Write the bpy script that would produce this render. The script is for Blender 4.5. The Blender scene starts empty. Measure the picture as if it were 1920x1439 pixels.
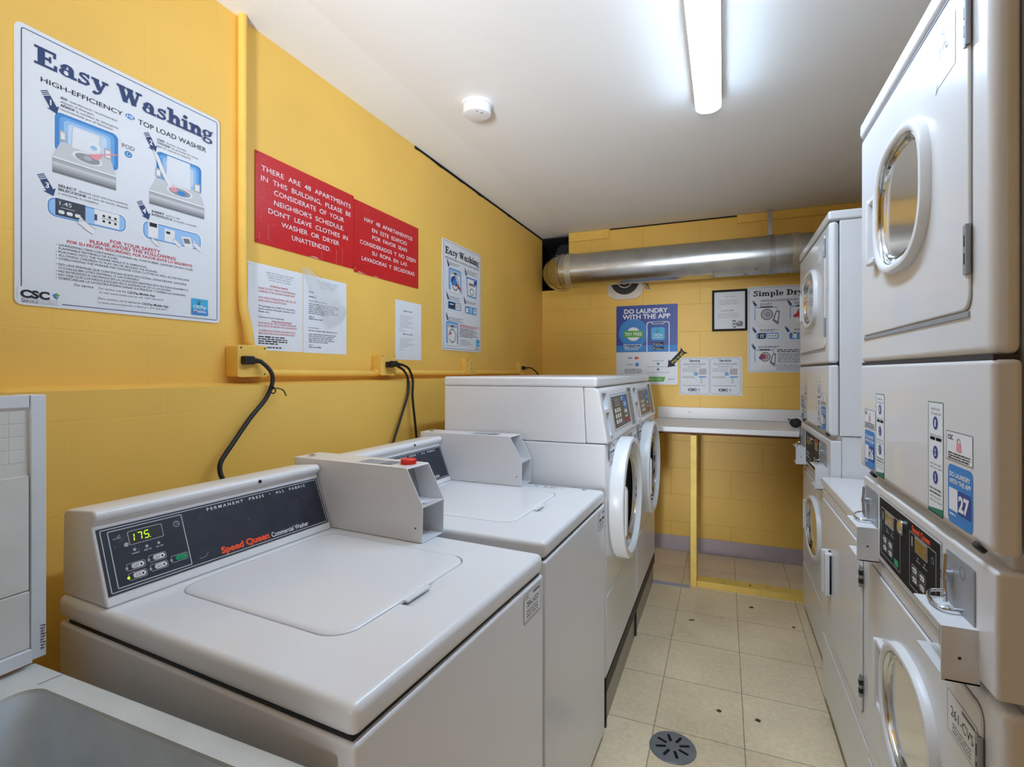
import bpy, bmesh, math, random
from mathutils import Vector, Matrix

# ------------------------------------------------------------------ camera, world, exposure
scene = bpy.context.scene
CAMZ = 1.26
cam_d = bpy.data.cameras.new('camera')
cam_d.sensor_width = 36.0
cam_d.lens = 961.0 / 1920.0 * 36.0
cam_d.shift_y = -22.5 / 1920.0
cam_d.clip_start = 0.02
cam = bpy.data.objects.new('camera', cam_d)
scene.collection.objects.link(cam)
cam.location = (0.0, 0.0, CAMZ)
cam.rotation_euler = (math.radians(90), 0.0, math.radians(22.446))
scene.camera = cam
world = bpy.data.worlds.new('world')
scene.world = world
world.use_nodes = True
world.node_tree.nodes['Background'].inputs[0].default_value = (0.80, 0.90, 1.0, 1)
world.node_tree.nodes['Background'].inputs[1].default_value = 0.25
scene.view_settings.view_transform = 'Standard'
scene.view_settings.look = 'None'
scene.view_settings.exposure = 0.12
scene.view_settings.gamma = 1.0
scene.view_settings.use_curve_mapping = False
scene.cycles.use_denoising = True
scene.cycles.max_bounces = 10
scene.cycles.diffuse_bounces = 6
LAMP = 45.0            # radiance of the ceiling fixture's diffuser

# added fill lamps, unseen behind the camera, to brighten the aisle and ceiling
def fill_lamp(name, w, h, watts, spread, loc, tilt, yaw=0):
    l = bpy.data.lights.new(name, 'AREA'); l.shape = 'RECTANGLE'; l.size = w; l.size_y = h
    l.energy = watts; l.color = (0.86, 0.93, 1.0); l.spread = math.radians(spread)
    o = bpy.data.objects.new(name, l); scene.collection.objects.link(o)
    o.location = loc; o.rotation_euler = (math.radians(90 + tilt), 0, math.radians(yaw))
fill_lamp('aisle_fill', 0.30, 1.9, 1.4, 14, (-0.22, -1.50, 1.02), 0)
fill_lamp('ceiling_fill', 0.34, 0.6, 8.5, 44, (-0.16, -1.50, 1.05), 25, 13)

C = scene.collection
PI = math.pi
random.seed(4)

# ------------------------------------------------------------------ materials
def lin(c):
    return tuple(((v / 255) / 12.92 if v / 255 <= 0.04045 else ((v / 255 + 0.055) / 1.055) ** 2.4) for v in c)

MATS = {}
def mat(name, rgb, rough=0.5, metal=0.0, vary=0.0, vscale=6.0, bump=0.0, bscale=120.0, emit=0.0,
        trans=0.0, alpha=1.0, coat=0.0, ior=1.45, spec=None):
    m = bpy.data.materials.new(name)
    m.use_nodes = True
    nt = m.node_tree
    b = nt.nodes['Principled BSDF']
    col = lin(rgb) + (1,)
    b.inputs['Base Color'].default_value = col
    b.inputs['Roughness'].default_value = rough
    b.inputs['Metallic'].default_value = metal
    b.inputs['Transmission Weight'].default_value = trans
    b.inputs['Alpha'].default_value = alpha
    b.inputs['Coat Weight'].default_value = coat
    b.inputs['IOR'].default_value = ior
    if spec is not None:
        b.inputs['Specular IOR Level'].default_value = spec
    if emit:
        b.inputs['Emission Color'].default_value = col
        b.inputs['Emission Strength'].default_value = emit
    tc = None
    if vary or bump:
        tc = nt.nodes.new('ShaderNodeTexCoord')
    if vary:
        n = nt.nodes.new('ShaderNodeTexNoise')
        n.inputs['Scale'].default_value = vscale
        n.inputs['Detail'].default_value = 5
        nt.links.new(tc.outputs['Object'], n.inputs['Vector'])
        r = nt.nodes.new('ShaderNodeMapRange')
        r.inputs['From Min'].default_value = 0.3
        r.inputs['From Max'].default_value = 0.7
        r.inputs['To Min'].default_value = 1 - vary
        r.inputs['To Max'].default_value = 1 + vary
        nt.links.new(n.outputs['Fac'], r.inputs['Value'])
        mx = nt.nodes.new('ShaderNodeVectorMath')
        mx.operation = 'SCALE'
        mx.inputs[0].default_value = col[:3]
        nt.links.new(r.outputs[0], mx.inputs['Scale'])
        nt.links.new(mx.outputs[0], b.inputs['Base Color'])
    if bump:
        n2 = nt.nodes.new('ShaderNodeTexNoise')
        n2.inputs['Scale'].default_value = bscale
        n2.inputs['Detail'].default_value = 3
        nt.links.new(tc.outputs['Object'], n2.inputs['Vector'])
        bp = nt.nodes.new('ShaderNodeBump')
        bp.inputs['Strength'].default_value = bump
        bp.inputs['Distance'].default_value = 0.002
        nt.links.new(n2.outputs['Fac'], bp.inputs['Height'])
        nt.links.new(bp.outputs[0], b.inputs['Normal'])
    MATS[name] = m
    return m

def block_wall(name, rgb, axis, joint):
    """painted concrete block: brick-pattern joints in the bump, orange-peel paint, a few chips and scuffs"""
    m = mat(name, rgb, rough=0.42, spec=0.35)
    nt = m.node_tree
    b = nt.nodes['Principled BSDF']
    tc = nt.nodes.new('ShaderNodeTexCoord')
    sep = nt.nodes.new('ShaderNodeSeparateXYZ')
    nt.links.new(tc.outputs['Object'], sep.inputs[0])
    cmb = nt.nodes.new('ShaderNodeCombineXYZ')
    ax = nt.nodes.new('ShaderNodeMath'); ax.operation = 'ADD'; ax.inputs[1].default_value = 3.88 - 0.044 + 0.194
    nt.links.new(sep.outputs[axis], ax.inputs[0])
    az = nt.nodes.new('ShaderNodeMath'); az.operation = 'ADD'; az.inputs[1].default_value = 1.146 - 0.005
    nt.links.new(sep.outputs[2], az.inputs[0])
    nt.links.new(ax.outputs[0], cmb.inputs[0]); nt.links.new(az.outputs[0], cmb.inputs[1])
    br = nt.nodes.new('ShaderNodeTexBrick')
    br.inputs['Scale'].default_value = 1.0
    br.inputs['Brick Width'].default_value = 0.388
    br.inputs['Row Height'].default_value = 0.1915
    br.inputs['Mortar Size'].default_value = 0.0032
    br.inputs['Mortar Smooth'].default_value = 0.6
    br.offset = 0.5
    nt.links.new(cmb.outputs[0], br.inputs['Vector'])
    n = nt.nodes.new('ShaderNodeTexNoise'); n.inputs['Scale'].default_value = 60; n.inputs['Detail'].default_value = 4
    nt.links.new(tc.outputs['Object'], n.inputs['Vector'])
    n3 = nt.nodes.new('ShaderNodeTexNoise'); n3.inputs['Scale'].default_value = 9; n3.inputs['Detail'].default_value = 2
    nt.links.new(tc.outputs['Object'], n3.inputs['Vector'])
    s = nt.nodes.new('ShaderNodeMath'); s.operation = 'MULTIPLY'; s.inputs[1].default_value = -joint
    nt.links.new(br.outputs['Fac'], s.inputs[0])
    s2 = nt.nodes.new('ShaderNodeMath'); s2.operation = 'MULTIPLY_ADD'; s2.inputs[1].default_value = 0.22
    nt.links.new(n.outputs['Fac'], s2.inputs[0]); nt.links.new(s.outputs[0], s2.inputs[2])
    s3 = nt.nodes.new('ShaderNodeMath'); s3.operation = 'MULTIPLY_ADD'; s3.inputs[1].default_value = 0.5
    nt.links.new(n3.outputs['Fac'], s3.inputs[0]); nt.links.new(s2.outputs[0], s3.inputs[2])
    bp = nt.nodes.new('ShaderNodeBump'); bp.inputs['Strength'].default_value = 0.55; bp.inputs['Distance'].default_value = 0.003
    nt.links.new(s3.outputs[0], bp.inputs['Height'])
    nt.links.new(bp.outputs[0], b.inputs['Normal'])
    # chips: small dark specks
    ch = nt.nodes.new('ShaderNodeTexVoronoi'); ch.inputs['Scale'].default_value = 7.0
    nt.links.new(tc.outputs['Object'], ch.inputs['Vector'])
    lt = nt.nodes.new('ShaderNodeMath'); lt.operation = 'LESS_THAN'; lt.inputs[1].default_value = 0.022
    nt.links.new(ch.outputs['Distance'], lt.inputs[0])
    fac = nt.nodes.new('ShaderNodeMath'); fac.operation = 'MULTIPLY'; fac.inputs[1].default_value = 0.45
    nt.links.new(lt.outputs[0], fac.inputs[0])
    big = nt.nodes.new('ShaderNodeTexNoise'); big.inputs['Scale'].default_value = 2.2; big.inputs['Detail'].default_value = 3
    nt.links.new(tc.outputs['Object'], big.inputs['Vector'])
    mr = nt.nodes.new('ShaderNodeMapRange')
    mr.inputs['From Min'].default_value = 0.3; mr.inputs['From Max'].default_value = 0.7
    mr.inputs['To Min'].default_value = 0.93; mr.inputs['To Max'].default_value = 1.05
    nt.links.new(big.outputs['Fac'], mr.inputs['Value'])
    vm = nt.nodes.new('ShaderNodeVectorMath'); vm.operation = 'SCALE'; vm.inputs[0].default_value = lin(rgb)
    nt.links.new(mr.outputs[0], vm.inputs['Scale'])
    mx = nt.nodes.new('ShaderNodeMix'); mx.data_type = 'RGBA'
    nt.links.new(fac.outputs[0], mx.inputs[0])
    nt.links.new(vm.outputs[0], mx.inputs[6])
    mx.inputs[7].default_value = lin((95, 72, 30)) + (1,)
    nt.links.new(mx.outputs[2], b.inputs['Base Color'])
    return m

def tile_floor():
    m = mat('vinyl_tile', (232, 212, 176), rough=0.33, spec=0.45)
    nt = m.node_tree; b = nt.nodes['Principled BSDF']
    tc = nt.nodes.new('ShaderNodeTexCoord')
    mp = nt.nodes.new('ShaderNodeMapping')
    mp.inputs['Location'].default_value = (2.9365 - 0.065, 3.18 - 1.877 + 0.318, 0)
    nt.links.new(tc.outputs['Object'], mp.inputs['Vector'])
    br = nt.nodes.new('ShaderNodeTexBrick')
    br.offset = 0.0
    br.inputs['Scale'].default_value = 1.0
    br.inputs['Brick Width'].default_value = 0.29365
    br.inputs['Row Height'].default_value = 0.318
    br.inputs['Mortar Size'].default_value = 0.0011
    br.inputs['Mortar Smooth'].default_value = 0.15
    br.inputs['Color1'].default_value = lin((242, 219, 180)) + (1,)
    br.inputs['Color2'].default_value = lin((246, 225, 188)) + (1,)
    br.inputs['Mortar'].default_value = lin((92, 80, 66)) + (1,)
    nt.links.new(mp.outputs[0], br.inputs['Vector'])
    n = nt.nodes.new('ShaderNodeTexNoise'); n.inputs['Scale'].default_value = 55; n.inputs['Detail'].default_value = 8; n.inputs['Roughness'].default_value = 0.7
    nt.links.new(tc.outputs['Object'], n.inputs['Vector'])
    big = nt.nodes.new('ShaderNodeTexNoise'); big.inputs['Scale'].default_value = 3.0; big.inputs['Detail'].default_value = 4
    nt.links.new(tc.outputs['Object'], big.inputs['Vector'])
    ad = nt.nodes.new('ShaderNodeMath'); ad.operation = 'ADD'
    nt.links.new(n.outputs['Fac'], ad.inputs[0]); nt.links.new(big.outputs['Fac'], ad.inputs[1])
    mr = nt.nodes.new('ShaderNodeMapRange')
    mr.inputs['From Min'].default_value = 0.7; mr.inputs['From Max'].default_value = 1.3
    mr.inputs['To Min'].default_value = 0.78; mr.inputs['To Max'].default_value = 1.12
    nt.links.new(ad.outputs[0], mr.inputs['Value'])
    vm = nt.nodes.new('ShaderNodeVectorMath'); vm.operation = 'SCALE'
    nt.links.new(br.outputs['Color'], vm.inputs[0]); nt.links.new(mr.outputs[0], vm.inputs['Scale'])
    nt.links.new(vm.outputs[0], b.inputs['Base Color'])
    rr = nt.nodes.new('ShaderNodeMapRange')
    rr.inputs['From Min'].default_value = 0.35; rr.inputs['From Max'].default_value = 0.65
    rr.inputs['To Min'].default_value = 0.26; rr.inputs['To Max'].default_value = 0.5
    nt.links.new(big.outputs['Fac'], rr.inputs['Value']); nt.links.new(rr.outputs[0], b.inputs['Roughness'])
    return m

YEL = (240, 195, 96)
block_wall('yellow_block', YEL, 1, 0.10)
block_wall('yellow_block_back', YEL, 0, 1.25)
mat('yellow_paint', YEL, rough=0.4, vary=0.05, vscale=9, bump=0.12, bscale=60, spec=0.35)
mat('yellow_wood', (244, 206, 104), rough=0.45, vary=0.08, vscale=14, bump=0.15, bscale=40)
tile_floor()
mat('ceiling_paint', (238, 237, 235), rough=0.75, vary=0.015, vscale=2.5, bump=0.05, bscale=30)
mat('enamel', (226, 226, 228), rough=0.28, vary=0.012, vscale=5, bump=0.02, bscale=160, coat=0.25)
mat('enamel_dull', (214, 214, 215), rough=0.42, vary=0.03, vscale=5, bump=0.03, bscale=120)
mat('plastic_white', (230, 230, 231), rough=0.3, vary=0.01, bump=0.01)
mat('panel_navy', (44, 48, 60), rough=0.32, vary=0.15, vscale=30)
mat('panel_black', (34, 34, 36), rough=0.5, vary=0.1, vscale=30, spec=0.12)
mat('panel_olive', (74, 70, 60), rough=0.35, vary=0.1, vscale=30)
mat('silver_line', (196, 198, 204), rough=0.4, metal=0.0)
mat('print_white', (232, 233, 236), rough=0.5)
mat('print_black', (30, 30, 34), rough=0.6)
mat('print_grey', (120, 122, 128), rough=0.6)
mat('print_light', (178, 180, 186), rough=0.6)
mat('print_mid', (150, 152, 158), rough=0.6)
mat('print_pale', (202, 205, 211), rough=0.6)
mat('print_ice', (196, 216, 240), rough=0.5)
mat('print_midblue', (104, 164, 224), rough=0.5)
mat('print_navy', (38, 58, 108), rough=0.5)
mat('print_red', (196, 48, 62), rough=0.55)
mat('print_orange', (244, 84, 44), rough=0.5)
mat('print_blue', (58, 132, 204), rough=0.5)
mat('print_paleblue', (150, 192, 236), rough=0.5)
mat('print_green', (88, 168, 60), rough=0.5)
mat('print_teal', (38, 120, 98), rough=0.5)
mat('print_pink', (232, 150, 160), rough=0.5)
mat('print_deepblue', (40, 66, 150), rough=0.4)
mat('print_cyan', (64, 170, 216), rough=0.45)
mat('print_yellow', (232, 214, 70), rough=0.5)
mat('poster_white', (222, 226, 234), rough=0.4, vary=0.01)
mat('paper', (226, 229, 236), rough=0.7, vary=0.015, vscale=20)
mat('sign_red', (196, 34, 38), rough=0.3, vary=0.05, vscale=8)
mat('sign_edge', (120, 30, 30), rough=0.5)
mat('wear', (214, 150, 146), rough=0.6)
mat('galvanised', (196, 199, 200), rough=0.27, metal=1.0, vary=0.1, vscale=14, bump=0.06, bscale=40)
mat('steel', (176, 178, 180), rough=0.3, metal=1.0, vary=0.08, vscale=30)
mat('steel_brushed', (150, 148, 142), rough=0.32, metal=0.85, vary=0.06, vscale=6)
mat('chrome', (214, 216, 218), rough=0.12, metal=1.0, vary=0.02)
mat('grey_metal', (158, 160, 164), rough=0.5, metal=0.15, vary=0.04, vscale=20)
mat('foil_tape', (196, 190, 172), rough=0.42, metal=0.7, vary=0.12, vscale=60, bump=0.3, bscale=90)
mat('black_rubber', (22, 22, 24), rough=0.5, vary=0.15, vscale=40)
mat('black_void', (9, 9, 10), rough=0.9, vary=0.2)
mat('dark_plastic', (34, 35, 38), rough=0.45, vary=0.1)
mat('drum', (120, 122, 124), rough=0.4, metal=0.6, vary=0.15, vscale=16)
mat('drum_dark', (46, 49, 55), rough=0.35, metal=0.5, vary=0.15, vscale=16)
mat('dark_gasket', (52, 54, 58), rough=0.5, vary=0.1)
mat('glass', (120, 128, 136), rough=0.04, trans=1.0, ior=1.3)
mat('door_glass', (226, 230, 228), rough=0.12, trans=0.92, ior=1.5, vary=0.12, vscale=18)
mat('plastic_film', (235, 238, 240), rough=0.18, alpha=0.19, vary=0.03)
mat('display_glass', (58, 58, 60), rough=0.2, vary=0.05)
mat('display_amber', (142, 116, 52), rough=0.25, vary=0.12, vscale=40)
mat('led_green', (186, 232, 20), rough=0.4, emit=1.0)
mat('button_green', (18, 158, 106), rough=0.4, vary=0.04)
mat('cap_red', (228, 46, 30), rough=0.4, vary=0.05)
mat('sink_stone', (206, 208, 204), rough=0.55, vary=0.09, vscale=10, bump=0.06, bscale=70)
mat('sink_basin', (194, 204, 210), rough=0.55, vary=0.2, vscale=6, bump=0.06, bscale=70)
mat('tile_white', (216, 216, 212), rough=0.45, vary=0.06, vscale=12, bump=0.08, bscale=40)
mat('board_white', (214, 218, 224), rough=0.5, vary=0.04, vscale=8)
mat('baseboard_vinyl', (182, 168, 172), rough=0.5, vary=0.05, vscale=6)
mat('laminate', (232, 229, 228), rough=0.35, vary=0.02, vscale=4)
mat('raw_wood', (120, 72, 40), rough=0.7, vary=0.2, vscale=20)
mat('frame_black', (30, 28, 28), rough=0.6, vary=0.1, spec=0.2)
mat('fan_dark', (36, 34, 34), rough=0.5, vary=0.2)
mat('fan_plate', (224, 214, 200), rough=0.45, vary=0.08, vscale=14)
mat('lamp_diffuser', (202, 228, 255), rough=0.5, emit=LAMP)
mat('debris_brown', (84, 62, 44), rough=0.8, vary=0.2, vscale=60)
mat('drain_grey', (128, 130, 134), rough=0.45, metal=0.3, vary=0.08, vscale=20)
mat('cloth_black', (40, 42, 46), rough=0.7, vary=0.2, vscale=40, bump=0.3, bscale=60)
mat('floor_patch', (176, 184, 198), rough=0.4, vary=0.1, vscale=12)

# ------------------------------------------------------------------ mesh builder
_txt = {}
def glyphs(s, bold=0.0):
    key = (s, bold)
    if key in _txt: return _txt[key]
    cu = bpy.data.curves.new('tmp', 'FONT')
    cu.body = s; cu.size = 1.0; cu.resolution_u = 3; cu.offset = bold
    o = bpy.data.objects.new('tmp', cu)
    C.objects.link(o)
    dg = bpy.context.evaluated_depsgraph_get()
    oe = o.evaluated_get(dg)
    me = oe.to_mesh()
    vs = [(v.co.x, v.co.y) for v in me.vertices]
    fs = [tuple(p.vertices) for p in me.polygons]
    oe.to_mesh_clear()
    bpy.data.objects.remove(o); bpy.data.curves.remove(cu)
    xs = [v[0] for v in vs] or [0, 1]
    _txt[key] = (vs, fs, min(xs), max(xs))
    return _txt[key]
_hv = glyphs('H')[0]
CAP = max(v[1] for v in _hv) - min(v[1] for v in _hv)

class MB:
    def __init__(s): s.v = []; s.f = []; s.m = []; s.mats = []
    def mi(s, m):
        if m not in s.mats: s.mats.append(m)
        return s.mats.index(m)
    def face(s, pts, m):
        n = len(s.v); s.v += [tuple(p) for p in pts]
        s.f.append(tuple(range(n, n + len(pts)))); s.m.append(s.mi(m))
    def mesh(s, vs, fs, m):
        n = len(s.v); s.v += [tuple(p) for p in vs]
        k = s.mi(m)
        for f in fs: s.f.append(tuple(i + n for i in f)); s.m.append(k)
    def box(s, x0, x1, y0, y1, z0, z1, m):
        vs = [(x, y, z) for z in (z0, z1) for y in (y0, y1) for x in (x0, x1)]
        s.mesh(vs, [(0, 2, 3, 1), (4, 5, 7, 6), (0, 1, 5, 4), (2, 6, 7, 3), (0, 4, 6, 2), (1, 3, 7, 5)], m)
    def prism(s, prof, x0, x1, m):
        """profile of (y, z) extruded along x; profile runs clockwise seen from +x is not required"""
        n = len(prof)
        a = sum(prof[i][0] * prof[(i + 1) % n][1] - prof[(i + 1) % n][0] * prof[i][1] for i in range(n))
        if a < 0: prof = prof[::-1]
        vs = [(x0, p[0], p[1]) for p in prof] + [(x1, p[0], p[1]) for p in prof]
        fs = [tuple(reversed(range(n))), tuple(range(n, 2 * n))]
        fs += [(i, (i + 1) % n, n + (i + 1) % n, n + i) for i in range(n)]
        s.mesh(vs, fs, m)
    def slab(s, out, y0, y1, m):
        """outline of (x, z) extruded along y from y0 (front) to y1 (back)"""
        n = len(out)
        a = sum(out[i][0] * out[(i + 1) % n][1] - out[(i + 1) % n][0] * out[i][1] for i in range(n))
        if a < 0: out = out[::-1]
        vs = [(p[0], y0, p[1]) for p in out] + [(p[0], y1, p[1]) for p in out]
        fs = [tuple(range(n)), tuple(reversed(range(n, 2 * n)))]
        fs += [(i, n + i, n + (i + 1) % n, (i + 1) % n) for i in range(n)]
        s.mesh(vs, fs, m)
    def band_slab(s, o, i, y0, y1, m):
        s.loft([[(a, y1, b) for a, b in o], [(a, y0, b) for a, b in o], [(a, y0, b) for a, b in i], [(a, y1, b) for a, b in i]], m)
    def plate(s, out, z0, z1, m):
        """outline of (x, y) extruded along z"""
        n = len(out)
        a = sum(out[i][0] * out[(i + 1) % n][1] - out[(i + 1) % n][0] * out[i][1] for i in range(n))
        if a < 0: out = out[::-1]
        vs = [(p[0], p[1], z0) for p in out] + [(p[0], p[1], z1) for p in out]
        fs = [tuple(reversed(range(n))), tuple(range(n, 2 * n))]
        fs += [(i, (i + 1) % n, n + (i + 1) % n, n + i) for i in range(n)]
        s.mesh(vs, fs, m)
    def loft(s, loops, m, cap0=False, cap1=False, flip=False):
        n = len(loops[0]); vs = [p for l in loops for p in l]; fs = []
        for k in range(len(loops) - 1):
            for i in range(n):
                j = (i + 1) % n
                q = (k * n + i, k * n + j, (k + 1) * n + j, (k + 1) * n + i)
                fs.append(tuple(reversed(q)) if flip else q)
        if cap0: fs.append(tuple(range(n)) if flip else tuple(reversed(range(n))))
        if cap1:
            q = tuple(range((len(loops) - 1) * n, len(loops) * n))
            fs.append(tuple(reversed(q)) if flip else q)
        s.mesh(vs, fs, m)
    def tube(s, pts, r, m, n=10, caps=True):
        P = [Vector(p) for p in pts]
        rs = r if isinstance(r, (list, tuple)) else [r] * len(P)
        loops = []; up = None
        for i, p in enumerate(P):
            t = (P[min(i + 1, len(P) - 1)] - P[max(i - 1, 0)]).normalized()
            if up is None:
                up = Vector((0, 0, 1)) if abs(t.z) < 0.9 else Vector((1, 0, 0))
            a = t.cross(up).normalized(); b = a.cross(t).normalized(); up = b
            loops.append([tuple(p + a * (rs[i] * math.cos(2 * PI * k / n)) + b * (rs[i] * math.sin(2 * PI * k / n))) for k in range(n)])
        s.loft(loops, m, caps, caps)
    def lathe(s, prof, o, axis, m, n=32, cap0=True, cap1=True):
        """profile of (r, h) about an axis through o"""
        w = Vector(axis).normalized()
        u = w.cross(Vector((0, 0, 1)) if abs(w.z) < 0.9 else Vector((1, 0, 0))).normalized(); v = w.cross(u)
        loops = [[tuple(Vector(o) + w * h + (u * math.cos(2 * PI * k / n) + v * math.sin(2 * PI * k / n)) * r) for k in range(n)] for r, h in prof]
        s.loft(loops, m, cap0, cap1)
    def build(s, name, parent=None, bevel=0.0, seg=2, smooth=30, loc=None):
        me = bpy.data.meshes.new(name)
        me.from_pydata(s.v, [], s.f)
        for m in s.mats: me.materials.append(MATS[m])
        me.polygons.foreach_set('material_index', s.m)
        bm = bmesh.new(); bm.from_mesh(me)
        bmesh.ops.recalc_face_normals(bm, faces=[f for f in bm.faces if True]) if bevel else None
        bm.to_mesh(me); bm.free()
        me.validate()
        if smooth:
            me.shade_smooth()
            me.set_sharp_from_angle(angle=math.radians(smooth))
        o = bpy.data.objects.new(name, me)
        C.objects.link(o)
        if parent is not None: o.parent = parent
        if loc is not None: o.location = loc
        if bevel:
            b = o.modifiers.new('bevel', 'BEVEL'); b.width = bevel; b.segments = seg
            b.limit_method = 'ANGLE'; b.angle_limit = math.radians(32)
            b.harden_normals = True
        return o

def cut(o, cutter, bevel=0.0, seg=2):
    """subtract cutter (MB) from object o for good"""
    me = bpy.data.meshes.new('cutter'); me.from_pydata(cutter.v, [], cutter.f); me.validate()
    bm = bmesh.new(); bm.from_mesh(me)
    bmesh.ops.remove_doubles(bm, verts=bm.verts, dist=1e-6)
    bmesh.ops.recalc_face_normals(bm, faces=bm.faces); bm.to_mesh(me); bm.free()
    c = bpy.data.objects.new('cutter', me); C.objects.link(c)
    par, o.parent = o.parent, None
    b = o.modifiers.new('cut', 'BOOLEAN'); b.operation = 'DIFFERENCE'; b.object = c; b.solver = 'EXACT'
    dg = bpy.context.evaluated_depsgraph_get(); dg.update()
    nm = bpy.data.meshes.new_from_object(o.evaluated_get(dg))
    old = o.data; nm.name = old.name; o.modifiers.clear(); o.data = nm
    bpy.data.meshes.remove(old)
    bpy.data.objects.remove(c); bpy.data.meshes.remove(me)
    o.parent = par
    nm.shade_smooth(); nm.set_sharp_from_angle(angle=math.radians(50))
    w = o.modifiers.new('weighted', 'WEIGHTED_NORMAL'); w.keep_sharp = True; w.weight = 80
    return o

def empty(name, loc, rz=0.0):
    o = bpy.data.objects.new(name, None); C.objects.link(o)
    o.empty_display_size = 0.1
    o.location = loc; o.rotation_euler = (0, 0, math.radians(rz))
    return o
def tag(o, label, cat, group=None):
    o['label'] = label; o['category'] = cat
    if group: o['group'] = group
    return o
def struct(o):
    o['kind'] = 'structure'; return o
def place(o, loc, rz):
    o.location = loc; o.rotation_euler = (0, 0, math.radians(rz)); return o

def rrect(x0, x1, y0, y1, r, n=5):
    out = []
    for cx, cy, a in ((x1 - r, y1 - r, 0), (x0 + r, y1 - r, 90), (x0 + r, y0 + r, 180), (x1 - r, y0 + r, 270)):
        for k in range(n + 1):
            t = math.radians(a + 90 * k / n); out.append((cx + r * math.cos(t), cy + r * math.sin(t)))
    return out
def sup(cx, cy, rx, ry, e=2.0, n=48):
    out = []
    for k in range(n):
        t = 2 * PI * k / n; c, s_ = math.cos(t), math.sin(t)
        out.append((cx + rx * math.copysign(abs(c) ** (2 / e), c), cy + ry * math.copysign(abs(s_) ** (2 / e), s_)))
    return out

# slab-serif display letters for the poster titles: (advance, shapes)
SER = {
 'E': (.88, ['R .12 .38 0 1', 'R 0 .8 0 .1', 'R 0 .78 .9 1', 'R .67 .78 .68 .95', 'R .7 .82 0 .32', 'R .3 .6 .46 .56', 'R .52 .6 .34 .68']),
 'a': (.70, ['A .28 .2 .27 .21 0 360 .17 .08', 'R .36 .57 .05 .46', 'A .33 .44 .24 .25 0 180 .2 .1', 'D .15 .46 .1', 'R .42 .68 0 .1']),
 's': (.56, ['S .13 .44 .55 .3 .63 .15 .58 .12 .47 .26 .38 .39 .3 .45 .18 .32 .06 .16 .06 .07 .14', 'R .4 .48 .46 .69', 'R .03 .11 -.01 .22']),
 'y': (.70, ['S .21 .15 .64 .36 .06', 'S .1 .57 .64 .34 -.08 .22 -.2', 'D .15 -.17 .1', 'R 0 .32 .58 .68', 'R .44 .71 .58 .68']),
 'W': (1.2, ['S .23 .2 .96 .42 .06', 'S .1 .42 .06 .62 .9', 'S .23 .58 .96 .82 .06', 'S .1 .82 .06 1.02 .96', 'R .02 .42 .9 1', 'R .46 .76 .9 1', 'R .88 1.18 .9 1']),
 'h': (.78, ['R .1 .31 0 1', 'R 0 .31 .9 1', 'R 0 .39 0 .1', 'A .44 .42 .24 .27 0 180 .21 .12', 'R .47 .68 0 .43', 'R .42 .76 0 .1']),
 'i': (.42, ['R .1 .31 0 .68', 'R 0 .31 .58 .68', 'R 0 .41 0 .1', 'D .2 .88 .12']),
 'n': (.78, ['R .1 .31 0 .68', 'R 0 .31 .58 .68', 'R 0 .39 0 .1', 'A .44 .42 .24 .27 0 180 .21 .12', 'R .47 .68 0 .43', 'R .42 .76 0 .1']),
 'g': (.64, ['A .28 .46 .27 .22 0 360 .16 .08', 'S .1 .44 .58 .62 .66', 'S .1 .16 .3 .1 .2 .2 .13', 'A .3 -.04 .3 .19 0 360 .13 .08']),
 'S': (.72, ['S .18 .58 .8 .4 .93 .2 .86 .15 .7 .32 .57 .5 .45 .58 .28 .42 .09 .2 .08 .08 .2', 'R .54 .63 .68 1', 'R .02 .12 0 .32']),
 'm': (1.14, ['R .1 .31 0 .68', 'R 0 .31 .58 .68', 'R 0 .39 0 .1', 'A .43 .42 .23 .27 0 180 .2 .12', 'R .46 .66 0 .43', 'R .42 .72 0 .1', 'A .79 .42 .23 .27 0 180 .2 .12', 'R .82 1.02 0 .43', 'R .78 1.1 0 .1']),
 'p': (.74, ['R .1 .31 -.28 .68', 'R 0 .31 .58 .68', 'R 0 .41 -.28 -.18', 'A .39 .33 .29 .35 0 360 .19 .1']),
 'l': (.42, ['R .1 .31 0 1', 'R 0 .31 .9 1', 'R 0 .41 0 .1']),
 'e': (.64, ['A .31 .33 .29 .35 5 325 .19 .1', 'R .1 .6 .3 .39']),
 'D': (.92, ['R .12 .38 0 1', 'R 0 .4 0 .1', 'R 0 .4 .9 1', 'A .38 .5 .47 .5 -90 90 .24 .1']),
 'r': (.58, ['R .1 .31 0 .68', 'R 0 .31 .58 .68', 'R 0 .41 0 .1', 'S .12 .28 .42 .36 .57 .46 .61', 'D .47 .55 .1']),
 ' ': (.36, []),
}

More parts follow.
